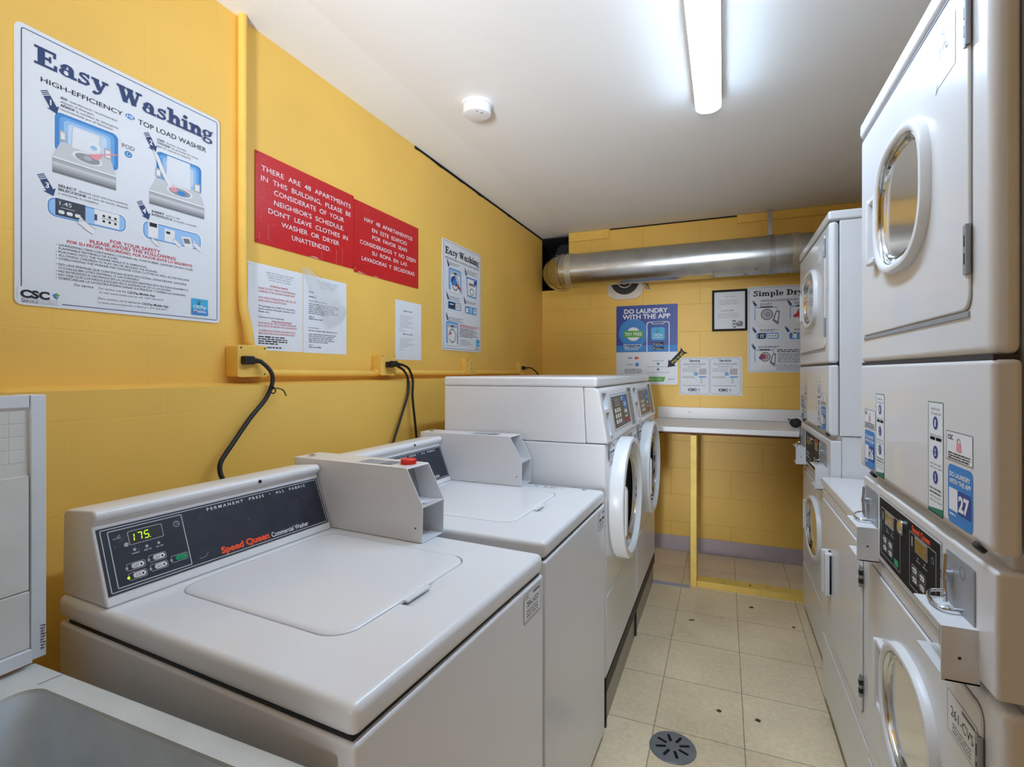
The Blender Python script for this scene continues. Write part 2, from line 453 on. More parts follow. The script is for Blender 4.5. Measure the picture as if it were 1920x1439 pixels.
class Ink:
    """flat print on a face: O origin, U right, V up, N outward; (a, b) metres on the face, h height of the film"""
    def __init__(s, mb, O, U=(1, 0, 0), V=(0, 0, 1), N=(0, -1, 0)):
        s.mb = mb; s.O = Vector(O); s.U = Vector(U).normalized(); s.V = Vector(V).normalized(); s.N = Vector(N).normalized()
    def p(s, a, b, h=0.0004): return tuple(s.O + s.U * a + s.V * b + s.N * h)
    def poly(s, pts, m, h=0.0004): s.mb.face([s.p(a, b, h) for a, b in pts], m)
    def rect(s, a0, a1, b0, b1, m, h=0.0004): s.poly([(a0, b0), (a1, b0), (a1, b1), (a0, b1)], m, h)
    def rr(s, a0, a1, b0, b1, r, m, h=0.0004): s.poly(rrect(a0, a1, b0, b1, r), m, h)
    def disc(s, a, b, r, m, h=0.0004, n=20, ry=None):
        s.poly([(a + r * math.cos(2 * PI * k / n), b + (ry or r) * math.sin(2 * PI * k / n)) for k in range(n)], m, h)
    def ring(s, a, b, r, w, m, h=0.0004, n=28, ry=None):
        ry = ry or r
        o = [(a + r * math.cos(2 * PI * k / n), b + ry * math.sin(2 * PI * k / n)) for k in range(n)]
        i = [(a + (r - w) * math.cos(2 * PI * k / n), b + (ry - w) * math.sin(2 * PI * k / n)) for k in range(n)]
        s.band(o, i, m, h)
    def band(s, o, i, m, h=0.0004, closed=True):
        n = len(o); vs = [s.p(a, b, h) for a, b in o] + [s.p(a, b, h) for a, b in i]
        s.mb.mesh(vs, [(k, (k + 1) % n, n + (k + 1) % n, n + k) for k in range(n if closed else n - 1)], m)
    def border(s, a0, a1, b0, b1, r, w, m, h=0.0004):
        s.band(rrect(a0, a1, b0, b1, r), rrect(a0 + w, a1 - w, b0 + w, b1 - w, max(r - w, 0.0003)), m, h)
    def stroke(s, pts, w, m, h=0.0004):
        P = [Vector(p) for p in pts]; L = []; R_ = []
        for i, p in enumerate(P):
            t = (P[min(i + 1, len(P) - 1)] - P[max(i - 1, 0)])
            t = t.normalized() if t.length else Vector((1, 0))
            nrm = Vector((-t.y, t.x)) * (w / 2)
            L.append(tuple(p + nrm)); R_.append(tuple(p - nrm))
        s.band(R_, L, m, h, False)
    def text(s, t, a0, a1, b, cap, m, h=0.0004, bold=0.0):
        vs, fs, x0, x1 = glyphs(t, bold)
        k = (a1 - a0) / max(x1 - x0, 1e-6); ky = cap / CAP
        s.mb.mesh([s.p(a0 + (x - x0) * k, b + y * ky, h) for x, y in vs], fs, m)
    def textc(s, t, ac, b, cap, m, h=0.0004, bold=0.0, squeeze=1.0):
        vs, fs, x0, x1 = glyphs(t, bold)
        w = (x1 - x0) * cap / CAP * squeeze
        s.text(t, ac - w / 2, ac + w / 2, b, cap, m, h, bold)
    def textl(s, t, a, b, cap, m, h=0.0004, bold=0.0, squeeze=1.0):
        vs, fs, x0, x1 = glyphs(t, bold)
        s.text(t, a, a + (x1 - x0) * cap / CAP * squeeze, b, cap, m, h, bold)
    def serif(s, t, a0, a1, b, cap, m, h=0.0004):
        tot = sum(SER[c][0] for c in t); k = (a1 - a0) / tot; x = 0
        def q(px, py): return (a0 + (x + px) * k, b + py * cap)
        for c in t:
            for sh in SER[c][1]:
                h += .00003
                w = sh.split(); g = [float(v) for v in w[1:]]
                if w[0] == 'R':
                    if g[3] - g[2] < .105: g[2 if g[2] > .2 else 3] += -.04 if g[2] > .2 else .04
                    s.poly([q(g[0], g[2]), q(g[1], g[2]), q(g[1], g[3]), q(g[0], g[3])], m, h)
                elif w[0] == 'D':
                    s.poly([q(g[0] + g[2] * math.cos(i * PI / 8), g[1] + g[2] * math.sin(i * PI / 8)) for i in range(16)], m, h)
                elif w[0] == 'A':
                    cx, cy, rx, ry, t0, t1, wh, wv = g; N = 24
                    A = [math.radians(t0 + (t1 - t0) * i / N) for i in range(N + 1)]
                    s.band([q(cx + rx * math.cos(z), cy + ry * math.sin(z)) for z in A],
                           [q(cx + (rx - wh) * math.cos(z), cy + (ry - wv) * math.sin(z)) for z in A], m, h, False)
                else:
                    wd = g[0]; P = [Vector((g[i], g[i + 1])) for i in range(1, len(g), 2)]; L = []; R_ = []
                    for i, p in enumerate(P):
                        tt = (P[min(i + 1, len(P) - 1)] - P[max(i - 1, 0)]).normalized(); nn = Vector((-tt.y, tt.x)) * wd / 2
                        L.append(q(*(p + nn))); R_.append(q(*(p - nn)))
                    s.band(R_, L, m, h, False)
            x += SER[c][0]
    def fine(s, a0, a1, b, cap, m, h=0.0004, fill=1.0, seed=None):
        """a line of print too fine to read in the photo: word-long dashes"""
        rnd = random.Random(seed if seed is not None else int(a0 * 7919 + b * 104729))
        x = a0; end = a0 + (a1 - a0) * fill
        while x < end - cap:
            w = min(cap * rnd.uniform(1.2, 4.8), end - x)
            s.rect(x, x + w, b, b + cap * rnd.uniform(.55, .75), m, h)
            x += w + cap * 0.6
    def para(s, a0, a1, b1, b0, n, cap, m, h=0.0004):
        for i in range(n):
            s.fine(a0, a1, b1 + (b0 - b1) * i / max(n - 1, 1), cap, m, h, fill=random.Random(i * 13 + n).uniform(.72, 1.0) if i < n - 1 else .6)

# ================================================================== the room
XL, YB, XR, YF = -1.31, 3.79, 1.25, -1.45
mb = MB(); mb.box(-1.45, XR, YF, 4.3, -0.1, 0.0, 'vinyl_tile'); struct(mb.build('floor', smooth=0))
mb = MB()
mb.slab([(-1.24, 0), (-1.24, 1.2205), (XL, 1.2285), (XL, 2.40), (-1.45, 2.40), (-1.45, 0)], YF, YB, 'yellow_block')
struct(mb.build('wall_left', smooth=0))
mb = MB()
mb.box(-1.095, XR, YB, 3.95, 0, 2.40, 'yellow_block_back')
mb.box(-1.45, -1.095, YB, 3.95, 0, 1.888, 'yellow_block_back')
struct(mb.build('wall_back', smooth=0))
mb = MB(); mb.box(XR, XR + .1, YF, 3.95, 0, 2.40, 'yellow_block'); struct(mb.build('wall_right', smooth=0))
mb = MB()
mb.box(-1.45, -.42, YF - .1, YF, 0, 2.40, 'yellow_block_back'); mb.box(.36, XR, YF - .1, YF, 0, 2.40, 'yellow_block_back'); mb.box(-.42, .36, YF - .1, YF, 2.05, 2.40, 'yellow_block_back')  # unseen doorway, added to go with the fill lamps
struct(mb.build('wall_front', smooth=0))
# ceiling sags a little towards the left wall
mb = MB()
xs = [-1.45, XL, -1.1, 1.35]; zs = [2.296, 2.297, 2.318, 2.318]
for i in range(3):
    mb.face([(xs[i], YF, zs[i]), (xs[i], 4.3, zs[i]), (xs[i + 1], 4.3, zs[i + 1]), (xs[i + 1], YF, zs[i + 1])], 'ceiling_paint')
    mb.face([(xs[i], YF, 2.45), (xs[i + 1], YF, 2.45), (xs[i + 1], 4.3, 2.45), (xs[i], 4.3, 2.45)], 'ceiling_paint')
struct(mb.build('ceiling', smooth=40))
# dark hole in the corner where the duct leaves the room
mb = MB()
mb.box(-1.45, -1.05, 4.25, 4.3, 1.8, 2.4, 'black_void')
mb.box(-1.45, -1.40, 3.95, 4.25, 1.8, 2.4, 'black_void')
mb.box(-1.05, -1.0, 3.95, 4.25, 1.8, 2.4, 'black_void')
mb.box(-1.45, -1.0, 3.95, 4.3, 1.78, 1.8, 'black_void')
mb.box(-1.45, -1.05, 3.795, 4.25, 2.286, 2.296, 'black_void')
mb.box(-1.098, -1.0955, 3.8, 4.25, 1.889, 2.286, 'black_void')
struct(mb.build('trim_1', smooth=0))
# dark open joint between the left wall and the ceiling
mb = MB()
rnd = random.Random(2); P = []
for i in range(41):
    y = 2.0 + (3.785 - 2.0) * i / 40
    P.append((y, 2.292 - (0.004 + 0.004 * math.sin(min(1, i / 8) * PI / 2) + rnd.uniform(0, .005 if i % 5 == 0 else .0015))))
for i in range(40):
    (a, b), (c_, d) = P[i], P[i + 1]
    vs = [(XL - .002, a, b), (XL - .002, c_, d), (XL - .002, c_, 2.299), (XL - .002, a, 2.299),
          (XL + .0015, a, b), (XL + .0015, c_, d), (XL + .0015, c_, 2.299), (XL + .0015, a, 2.299)]
    mb.mesh(vs, [(4, 5, 6, 7), (0, 3, 2, 1), (0, 1, 5, 4), (3, 7, 6, 2)], 'black_void')
struct(mb.build('trim_2', smooth=0))
# painted wood strips at the head of the back wall
mb = MB(); mb.box(-1.093, -.782, YB - .014, YB, 2.247, 2.316, 'yellow_paint'); struct(mb.build('trim_3', bevel=.003))
mb = MB(); mb.box(.084, XR, YB - .016, YB, 2.262, 2.317, 'yellow_paint'); struct(mb.build('trim_4', bevel=.003))
mb = MB(); mb.box(-.78, .083, YB - .003, YB, 2.309, 2.317, 'black_void'); struct(mb.build('trim_5', smooth=0))
mb = MB(); mb.box(-1.3, XR, YB - .006, YB, 0.0, .103, 'baseboard_vinyl'); struct(mb.build('baseboard_back', bevel=.002))
# paler worn strip of floor under the counter edge
mb = MB(); mb.box(-.40, -.185, 3.14, 3.19, 0, .0012, 'floor_patch'); struct(mb.build('trim_6', smooth=0))

# ================================================================== ceiling things
t = empty('ceiling_light', (-.054, 1.5, 2.318))
tag(t, 'long white glowing tube light with rounded ends on the ceiling', 'ceiling light')
def cap_loop(hw, y0, y1, z, n=12):
    out = []
    for k in range(n + 1):
        a = PI * k / n; out.append((hw * math.cos(a), y1 - hw * .75 + hw * .75 * math.sin(a), z))
    for k in range(n + 1):
        a = PI + PI * k / n; out.append((hw * math.cos(a), y0 + hw * .75 + hw * .75 * math.sin(a), z))
    return out
mb = MB(); mb.loft([cap_loop(.043, -.62, .625, 0), cap_loop(.047, -.625, .63, -.004), cap_loop(.047, -.625, .63, -.046), cap_loop(.0455, -.622, .627, -.048)], 'plastic_white', True, True)
mb.build('housing', t, smooth=40)
mb = MB(); mb.loft([cap_loop(.0455, -.622, .627, -.0482), cap_loop(.0450, -.620, .625, -.054), cap_loop(.036, -.61, .616, -.062), cap_loop(.020, -.6, .604, -.066)], 'lamp_diffuser', False, True, flip=True)
d = mb.build('diffuser', t, smooth=60); d['label'] = 'glowing white diffuser'

t = empty('smoke_detector', (-.903, 1.822, 2.318))
tag(t, 'round white smoke detector on the ceiling', 'smoke detector')
mb = MB(); mb.lathe([(.062, 0), (.062, -.008), (.058, -.010)], (0, 0, 0), (0, 0, 1), 'plastic_white', 40); mb.build('base', t, smooth=30)
mb = MB(); mb.lathe([(.054, -.010), (.056, -.014), (.056, -.036), (.052, -.043), (.040, -.046), (.0, -.046)], (0, 0, 0), (0, 0, 1), 'plastic_white', 40, cap1=False)
mb.lathe([(.006, -.0465), (.006, -.048)], (.030, -.018, 0), (0, 0, 1), 'print_light', 14)
mb.lathe([(.003, -.0465), (.003, -.0475)], (.018, -.036, 0), (0, 0, 1), 'print_grey', 12)
mb.build('body', t, smooth=30)

# ------------------------------------------------------------------ duct and fan on the back wall
DY, DZ, DR = 3.622, 1.994, .121
t = empty('exhaust_duct', (-.3, DY, DZ)); tag(t, 'large round galvanised metal duct under the ceiling along the back wall', 'duct')
def X(x): return x + .3
mb = MB()
mb.tube([(X(-1.02), 0, 0), (X(-.6), 0, .002), (X(0), 0, .004), (X(.40), 0, .006)], DR, 'galvanised', 56)
mb.tube([(X(.43), 0, .006), (X(.9), 0, .008), (X(1.24), 0, .009)], DR - .003, 'galvanised', 56)
mb.build('pipe', t, smooth=30)
mb = MB()
# gored elbow: straight collar, then two mitred pieces turning into the wall
def ring(cx, cy, ang, r, n=56):
    a = math.radians(ang); ux = (math.sin(a), math.cos(a))
    return [(X(cx) + ux[0] * r * math.cos(2 * PI * k / n), cy + ux[1] * r * math.cos(2 * PI * k / n), r * math.sin(2 * PI * k / n)) for k in range(n)]
mb.loft([ring(-1.01, 0, 0, DR), ring(-1.045, 0, 0, DR + .001), ring(-1.075, .002, 10, DR + .001)], 'galvanised')
mb.loft([ring(-1.077, .002, 10, DR + .005), ring(-1.084, .004, 14, DR + .005)], 'galvanised', True, True)
mb.loft([ring(-1.08, .004, 14, DR + .001), ring(-1.115, .022, 38, DR + .001)], 'galvanised')
mb.loft([ring(-1.115, .022, 38, DR + .003), ring(-1.137, .062, 68, DR + .003), ring(-1.142, .16, 90, DR + .001), ring(-1.142, .42, 90, DR)], 'galvanised')
mb.build('elbow', t, smooth=25)
for x0, x1, z in ((-1.052, -1.006, 0), (.385, .432, .006)):
    mb = MB(); mb.lathe([(DR + .0005, 0), (DR + .003, .001), (DR + .0035, (x1 - x0) * .5), (DR + .003, x1 - x0 - .001), (DR + .0005, x1 - x0)], (X(x0), 0, z), (1, 0, 0), 'foil_tape', 56, False, False)
    mb.build('tape_band', t, smooth=40)
mb = MB()
mb.lathe([(DR + .002, 0), (DR + .0035, .001), (DR + .0035, .026), (DR + .002, .027)], (X(.265), 0, .005), (1, 0, 0), 'steel', 56, False, False)
mb.box(X(.268), X(.289), .10, .103, .10, .322, 'steel'); mb.box(X(.268), X(.289), .05, .103, .113, .116, 'steel')
mb.box(X(.268), X(.289), .103, .14, .319, .322, 'steel')
mb.build('hanger_strap', t, smooth=30)
for x, z in ((-.06, -.1), (.19, -.095)):
    mb = MB(); mb.lathe([(.004, 0), (.004, .004), (.002, .005)], (X(x), -.073, z), (0, -.6, -.8), 'print_grey', 10); mb.build('screw', t)

mb = MB(); mb.tube([(-1.175, 4.2, 2.215), (-1.175, 3.99, 2.215)], .078, 'dark_plastic', 32); mb.tube([(-1.175, 4.0, 2.215), (-1.175, 3.985, 2.215)], .083, 'dark_plastic', 32)
mb.box(-1.262, -1.235, 3.97, 3.985, 2.195, 2.203, 'steel')
tag(mb.build('vent_pipe', smooth=30), 'black round pipe in the dark hole above the duct elbow', 'pipe')

t = empty('wall_fan', (-.668, YB, 1.925)); tag(t, 'round vent fan with white plate half hidden under the metal duct', 'vent fan')
mb = MB(); mb.slab(sup(0, 0, .134, .138, 3.6, 48), -.012, 0, 'fan_plate'); mb.build('plate', t, bevel=.004)
mb = MB()
mb.loft([[(.102 * math.cos(2 * PI * k / 40), y, .102 * math.sin(2 * PI * k / 40)) for k in range(40)] for y in (-.0122, -.017)], 'fan_dark', True, True, flip=True)
mb.build('grille', t, smooth=30)
mb = MB()
for r, w in ((.055, .006), (.03, .012)):
    o_ = [(r * math.cos(2 * PI * k / 36), r * math.sin(2 * PI * k / 36)) for k in range(36)]
    i_ = [((r - w) * math.cos(2 * PI * k / 36), (r - w) * math.sin(2 * PI * k / 36)) for k in range(36)]
    mb.loft([[(p[0], -.017, p[1]) for p in o_], [(p[0], -.022, p[1]) for p in o_], [(p[0], -.022, p[1]) for p in i_], [(p[0], -.017, p[1]) for p in i_]], 'fan_plate')
mb.build('hub', t, smooth=30)
mb = MB(); mb.tube([(.125, -.012, -.03), (.15, -.02, -.035), (.16, -.012, -.05), (.145, -.014, -.058), (.165, -.016, -.07), (.172, -.008, -.066)], .004, 'grey_metal', 8)
mb.tube([(.135, -.012, -.012), (.165, -.02, -.045), (.176, -.014, -.074)], .0022, 'dark_plastic', 8)
mb.box(.158, .18, -.012, 0, -.08, -.064, 'fan_plate')
mb.build('pull_cord', t)

# ================================================================== conduit, boxes, cords on the left wall
tag_c = 'conduit'
mb = MB(); mb.tube([(-1.296, 1.081, 2.30), (-1.296, 1.081, 1.50), (-1.294, 1.083, 1.44), (-1.288, 1.092, 1.39), (-1.285, 1.098, 1.335)], .0125, 'yellow_paint', 14)
tag(mb.build('conduit_pipe', smooth=40), 'vertical yellow painted conduit running down from the ceiling', tag_c)
mb = MB()
for a, b in ((1.13, 1.70), (1.78, 2.456), (2.55, 3.25)):
    mb.tube([(-1.293, a, 1.256), (-1.292, (a + b) / 2, 1.253), (-1.293, b, 1.252)], .0115, 'yellow_paint', 12)
    for q in (a + .004, b - .022): mb.tube([(-1.293, q, 1.255), (-1.293, q + .02, 1.255)], .016, 'yellow_paint', 12)
tag(mb.build('conduit_pipe', smooth=40), 'horizontal yellow painted conduit linking the outlet boxes', tag_c)

def outlet_box(y0, y1, z0, z1, dep, label, kind):
    w, h = y1 - y0, z1 - z0
    t = empty('outlet_box', (XL, y0, z0), 90); tag(t, label, 'outlet box', 'yellow outlet boxes on the left wall')
    mb = MB(); mb.slab(rrect(0, w, 0, h, .007), -dep + .003, 0, 'yellow_paint'); mb.build('box', t, bevel=.003)
    mb = MB(); mb.slab(rrect(-.001, w + .001, -.001, h + .001, .008), -dep, -dep + .003, 'yellow_paint')
    k = Ink(mb, (0, -dep, 0))
    for q in ((.1, .92), (.92, .92), (.92, .08), (.1, .08)): k.disc(w * q[0], h * q[1], .0028, 'print_black' if q != (.1, .08) else 'yellow_paint', n=10)
    cov = mb.build('cover', t, bevel=.0015)
    if kind:
        mb = MB(); mb.slab(rrect(w * .3, w * .72, h * .12, h * .9, .004), -dep - .003, -dep, 'yellow_paint')
        k = Ink(mb, (0, -dep - .003, 0))
        for zc in (.33, .68):
            k.rect(w * .43, w * .46, h * zc, h * (zc + .1), 'black_void'); k.rect(w * .56, w * .59, h * zc, h * (zc + .1), 'black_void'); k.disc(w * .51, h * (zc - .06), .0022, 'black_void', n=8)
        mb.build('socket', t, bevel=.001)
    return t
outlet_box(1.036, 1.134, 1.245, 1.335, .050, 'yellow painted outlet box at the foot of the vertical conduit', 0)
outlet_box(1.692, 1.790, 1.245, 1.330, .045, 'yellow painted outlet box with two black cords plugged in', 0)
outlet_box(2.448, 2.555, 1.245, 1.328, .034, 'yellow painted outlet box with an empty socket under the small poster', 1)
outlet_box(3.240, 3.355, 1.238, 1.325, .030, 'yellow painted outlet box in the far corner behind the front load washer', 0)

def smoothpath(P, n=8):
    out = []; Q = [Vector(p) for p in P]; Q = [Q[0] * 2 - Q[1]] + Q + [Q[-1] * 2 - Q[-2]]
    for i in range(1, len(Q) - 2):
        for k in range(n):
            u = k / n; a, b, c, d = Q[i - 1:i + 3]
            out.append(tuple(.5 * ((2 * b) + (c - a) * u + (2 * a - 5 * b + 4 * c - d) * u * u + (3 * b - a - 3 * c + d) * u ** 3)))
    return out + [tuple(Q[-2])]
def cord(plug, path, r, label, extra=None):
    """plug: base point on the box face, pointing to +x then along the wall"""
    o = Vector(plug)
    t = empty('power_cord', plug); tag(t, label, 'power cord', 'black cords plugged in along the left wall')
    mb = MB()
    mb.box(0, .020, -.016, .016, -.012, .012, 'black_rubber')
    mb.build('plug', t, bevel=.003)
    mb = MB(); mb.tube([(.010, .012, 0), (.012, .026, -.001), (.014, .044, -.003)], [.0095, .0078, .0056], 'black_rubber', 12); mb.build('strain_relief', t)
    mb = MB(); mb.tube(smoothpath([tuple(Vector(p) - o) for p in path]), r, 'black_rubber', 10); mb.build('cord', t, smooth=60)
    if extra:
        mb = MB()
        for e in extra: mb.tube(smoothpath([tuple(Vector(p) - o) for p in e], 6), .0018, 'black_rubber', 6)
        mb.build('twist_tie', t, smooth=60)
    return t
cord((-1.26, 1.060, 1.292), [(-1.246, 1.100, 1.289), (-1.235, 1.112, 1.274), (-1.225, 1.121, 1.252), (-1.222, 1.118, 1.221), (-1.222, 1.094, 1.179), (-1.217, 1.039, 1.13), (-1.21, .978, 1.067), (-1.205, .941, 1.027), (-1.2, .934, 1.0), (-1.19, .937, .974), (-1.18, .938, .93)], .0062,
     'black power cord with a twist tie hanging down behind the nearest washer',
     [[(-1.222, 1.112, 1.214), (-1.214, 1.124, 1.206), (-1.216, 1.118, 1.196), (-1.222, 1.106, 1.206), (-1.213, 1.108, 1.218), (-1.214, 1.12, 1.212)],
      [(-1.214, 1.116, 1.212), (-1.205, 1.128, 1.210), (-1.203, 1.142, 1.204), (-1.2, 1.150, 1.188)]])
cord((-1.265, 1.735, 1.288), [(-1.251, 1.778, 1.284), (-1.241, 1.815, 1.264), (-1.236, 1.838, 1.226), (-1.226, 1.822, 1.163), (-1.222, 1.765, 1.068), (-1.215, 1.699, .968), (-1.205, 1.675, .93)], .005,
     'black power cord hanging from the two-plug box, left one of the crossed pair')
cord((-1.2445, 1.735, 1.291), [(-1.230, 1.780, 1.290), (-1.226, 1.828, 1.272), (-1.224, 1.856, 1.222), (-1.216, 1.842, 1.152), (-1.208, 1.848, 1.05), (-1.2, 1.849, .971), (-1.19, 1.842, .91)], .005,
     'black power cord hanging from the two-plug box, right one of the crossed pair')
cord((-1.28, 3.285, 1.285), [(-1.266, 3.33, 1.286), (-1.26, 3.40, 1.285), (-1.25, 3.47, 1.262), (-1.25, 3.52, 1.235), (-1.25, 3.53, 1.15)], .005,
     'short black power cord in the far corner above the front load washers')

# ================================================================== printed things on the walls
def sign(name, wall, a0, a1, b0, b1, th, r, m, label, cat, group=None, tilt=0.0):
    mb = MB(); mb.slab(rrect(0, a1 - a0, 0, b1 - b0, max(r, .0006)), -th, -.0004, m)
    k = Ink(mb, (-a0, -th, -b0))
    def done():
        o = mb.build(name, smooth=0)
        if wall == 'L': place(o, (XL, a0, b0), 90)
        else: place(o, (a0, YB, b0), 0)
        if tilt: o.rotation_euler.y = math.radians(tilt)
        tag(o, label, cat, group)
        return o
    return mb, k, done

def step_arrow(k, a, b, s, num):
    """navy arrow slanting down to the right with three bars above and a number inside; tip at (a, b)"""
    d = Vector((.5, -.87)).normalized(); n = Vector((d.y, -d.x)); tip = Vector((a, b))
    def q(u, v): w = tip - d * u * s + n * v * s; return (w.x, w.y)
    k.poly([q(0, 0), q(.38, -.34), q(.36, -.19), q(.98, -.19), q(.98, .19), q(.36, .19), q(.38, .34)], 'print_navy')
    for u in (1.03, 1.12, 1.21):
        k.poly([q(u, -.19), q(u + .05, -.19), q(u + .05, .19), q(u, .19)], 'print_navy')
    c = q(.62, 0)
    k.textc(num, c[0], c[1] - s * .15, s * .3, 'print_white', .0008, bold=.03)

def hand(k, a, b, s, m='print_white', line='print_light'):
    k.poly([(a, b), (a + s * .1, b + s * .42), (a + s * .22, b + s * .45), (a + s * .3, b + s * .3), (a + s * .62, b + s * .1), (a + s * 1.05, b - s * .2), (a + s * .9, b - s * .55), (a + s * .5, b - s * .35), (a + s * .2, b - s * .12)], m, .0012)
    k.stroke([(a + s * .1, b + s * .42), (a, b), (a + s * .2, b - s * .12), (a + s * .5, b - s * .35), (a + s * .9, b - s * .55)], s * .04, line, .0014)
    k.stroke([(a + s * .3, b + s * .3), (a + s * .62, b + s * .1), (a + s * 1.05, b - s * .2)], s * .04, line, .0014)
    for j in (.1, .2): k.stroke([(a + s * j, b + s * .1), (a + s * (j + .1), b + s * .35)], s * .03, line, .0014)

def glow_frame(k, pts, w):
    cx = sum(q[0] for q in pts) / len(pts); cy = sum(q[1] for q in pts) / len(pts)
    k.poly([(cx + (a - cx) * 1.05, cy + (b - cy) * 1.07) for a, b in pts], 'print_white', .0003)
    for i, m in enumerate(('print_blue', 'print_midblue', 'print_paleblue', 'print_ice')):
        f = 1 - .13 * i; k.poly([(cx + (a - cx) * f, cy + (b - cy) * f) for a, b in pts], m, .0004 + .0001 * i)

# ------------------------------------------------------------------ the large washing poster
mb, k, done = sign('instruction_poster', 'L', .566, 1.016, 1.395, 1.964, .003, .012, 'poster_white',
                   'largest white instruction poster with navy Easy Washing title, left of the vertical conduit', 'poster')
k.border(.5755, 1.0085, 1.4025, 1.9555, .006, .0016, 'print_navy')
k.rect(.570, .645, 1.400, 1.432, 'poster_white', .0007)
k.serif('Easy Washing', .597, .994, 1.894, .0385, 'print_navy')
k.text('HIGH-EFFICIENCY', .608, .765, 1.8612, .0098, 'print_black', bold=.008)
k.text('TOP LOAD WASHER', .799, .975, 1.8582, .0118, 'print_black', bold=.008)
k.disc(.781, 1.867, .0105, 'print_blue', n=24, ry=.0062); k.text('HE', .7735, .7885, 1.8635, .007, 'print_white', .0007, .02)
step_arrow(k, .636, 1.806, .036, '1'); step_arrow(k, .84, 1.806, .036, '2'); step_arrow(k, .63, 1.630, .036, '3'); step_arrow(k, .824, 1.633, .036, '4')
def sm(t, a0, a1, b, m='print_grey', bold=.0, cap=.0052): k.text(t, a0, a1, b, cap, m, bold=bold)
sm('ADD', .642, .655, 1.842, 'print_black', .02); sm('manufacturer recommended', .659, .752, 1.842)
sm('amount of detergent.', .642, .706, 1.834)
sm(u'AÑADA', .642, .668, 1.826, 'print_black', .02); sm('la cantidad de detergente', .671, .755, 1.826)
sm('recomendada por el fabricante.', .642, .745, 1.818)
sm('LOAD', .844, .862, 1.838, 'print_black', .02); sm('clothes loosely.', .866, .92, 1.838)
sm('COLOQUE', .844, .876, 1.830, 'print_black', .02); sm('las prendas de modo', .88, .952, 1.830)
sm('que no sature la maquina.', .844, .932, 1.822)
sm('SELECT', .638, .672, 1.6535, 'print_black', .02); sm('desired cycle and start machine.', .676, .777, 1.6535)
sm('SELECCIONE', .638, .690, 1.6455, 'print_black', .02); sm('el ciclo de lavado deseado', .694, .777, 1.6455)
sm('y encienda la maquina.', .638, .715, 1.6375)
sm('INSERT', .831, .862, 1.6545, 'print_black', .02); sm('card or coin.', .866, .903, 1.6545)
sm('INTRODUZCA', .831, .882, 1.6465, 'print_black', .02); sm('la tarjeta o moneda.', .886, .948, 1.6465)
def poster_washer(a0, a1, b0, h, pink):
    w = a1 - a0
    X_ = lambda u: a0 + w * u
    for i_, m_ in enumerate(('print_grey', 'print_mid', 'print_light', 'print_pale', 'print_light', 'print_mid')): k.rect(a0, a1, b0 + .034 * i_ / 6, b0 + .034 * (i_ + 1) / 6, m_, .0008)
    k.rect(a0, a1, b0 + .0305, b0 + .034, 'print_white', .0009)
    k.poly([(a0, b0 + .034), (a1, b0 + .034), (X_(.9), b0 + .070), (X_(.12), b0 + .070)], 'print_pale', .0008)
    k.poly([(X_(.28), b0 + .066), (X_(.74), b0 + .066), (X_(.72), b0 + h), (X_(.3), b0 + h)], 'poster_white', .0009)
    k.stroke([(X_(.28), b0 + .066), (X_(.3), b0 + h), (X_(.72), b0 + h), (X_(.74), b0 + .066)], .0008, 'print_light', .001)
    k.disc(X_(.53), b0 + .052, w * .24, 'print_white', .001, 24, .0125); k.disc(X_(.53), b0 + .0515, w * .2, 'print_mid', .0011, 24, .0098)
    k.disc(X_(.53), b0 + .053, w * .07, 'print_light', .0012, 14, .005)
    k.rect(X_(.1), X_(.2), b0 + .072, b0 + .094, 'print_light', .0009); k.rect(X_(.12), X_(.18), b0 + .076, b0 + .09, 'print_white', .001)
    k.rect(X_(.8), X_(.92), b0 + .066, b0 + .09, 'print_light', .0009); k.rect(X_(.82), X_(.9), b0 + .07, b0 + .086, 'print_white', .001)
glow_frame(k, rrect(.632, .755, 1.726, 1.812, .012), .0012)
poster_washer(.628, .750, 1.681, .112, 0)
k.poly([(.693, 1.743), (.745, 1.764), (.757, 1.764), (.722, 1.752), (.716, 1.740), (.708, 1.735)], 'print_pink', .0016)
k.disc(.706, 1.764, .013, 'print_white', .0015, 16, .010); k.disc(.704, 1.761, .007, 'print_paleblue', .0016, 12, .005)
k.text('POD', .763, .791, 1.788, .0095, 'print_grey', bold=.01); k.disc(.777, 1.776, .0085, 'print_blue', n=20, ry=.0075); k.disc(.777, 1.776, .005, 'print_paleblue', .0007, 16); k.poly([(.775, 1.774), (.782, 1.777), (.776, 1.779)], 'print_navy', .0009)
glow_frame(k, rrect(.842, .961, 1.735, 1.812, .012), .0012)
poster_washer(.825, .969, 1.674, .135, 1)
k.disc(.885, 1.728, .009, 'print_pink', .0016, 14, .007); k.disc(.905, 1.724, .012, 'print_blue', .0016, 14, .006)
k.poly([(.832, 1.812), (.846, 1.80), (.868, 1.752), (.884, 1.733), (.872, 1.732), (.852, 1.762)], 'print_white', .0018)
for a0, a1, b0, b1, rr_ in ((.620, .771, 1.588, 1.627, .014), (.811, .959, 1.587, 1.629, .014)):
    k.rr(a0 - .003, a1 + .003, b0 - .003, b1 + .003, rr_, 'print_white', .0003); k.rr(a0, a1, b0, b1, rr_, 'print_blue', .0004); k.rr(a0 + .002, a1 - .002, b0 + .002, b1 - .002, rr_ - .002, 'print_paleblue', .0006)
k.rect(.633, .688, 1.592, 1.628, 'print_navy', .0009); k.rect(.634, .687, 1.593, 1.626, 'panel_navy', .001)
k.text('1.45', .640, .662, 1.615, .008, 'print_white', .0014); k.rect(.642, .668, 1.609, 1.6105, 'print_light', .0014)
for i in range(3): k.rr(.638 + i * .015, .649 + i * .015, 1.5965, 1.604, .003, 'print_white', .0014)
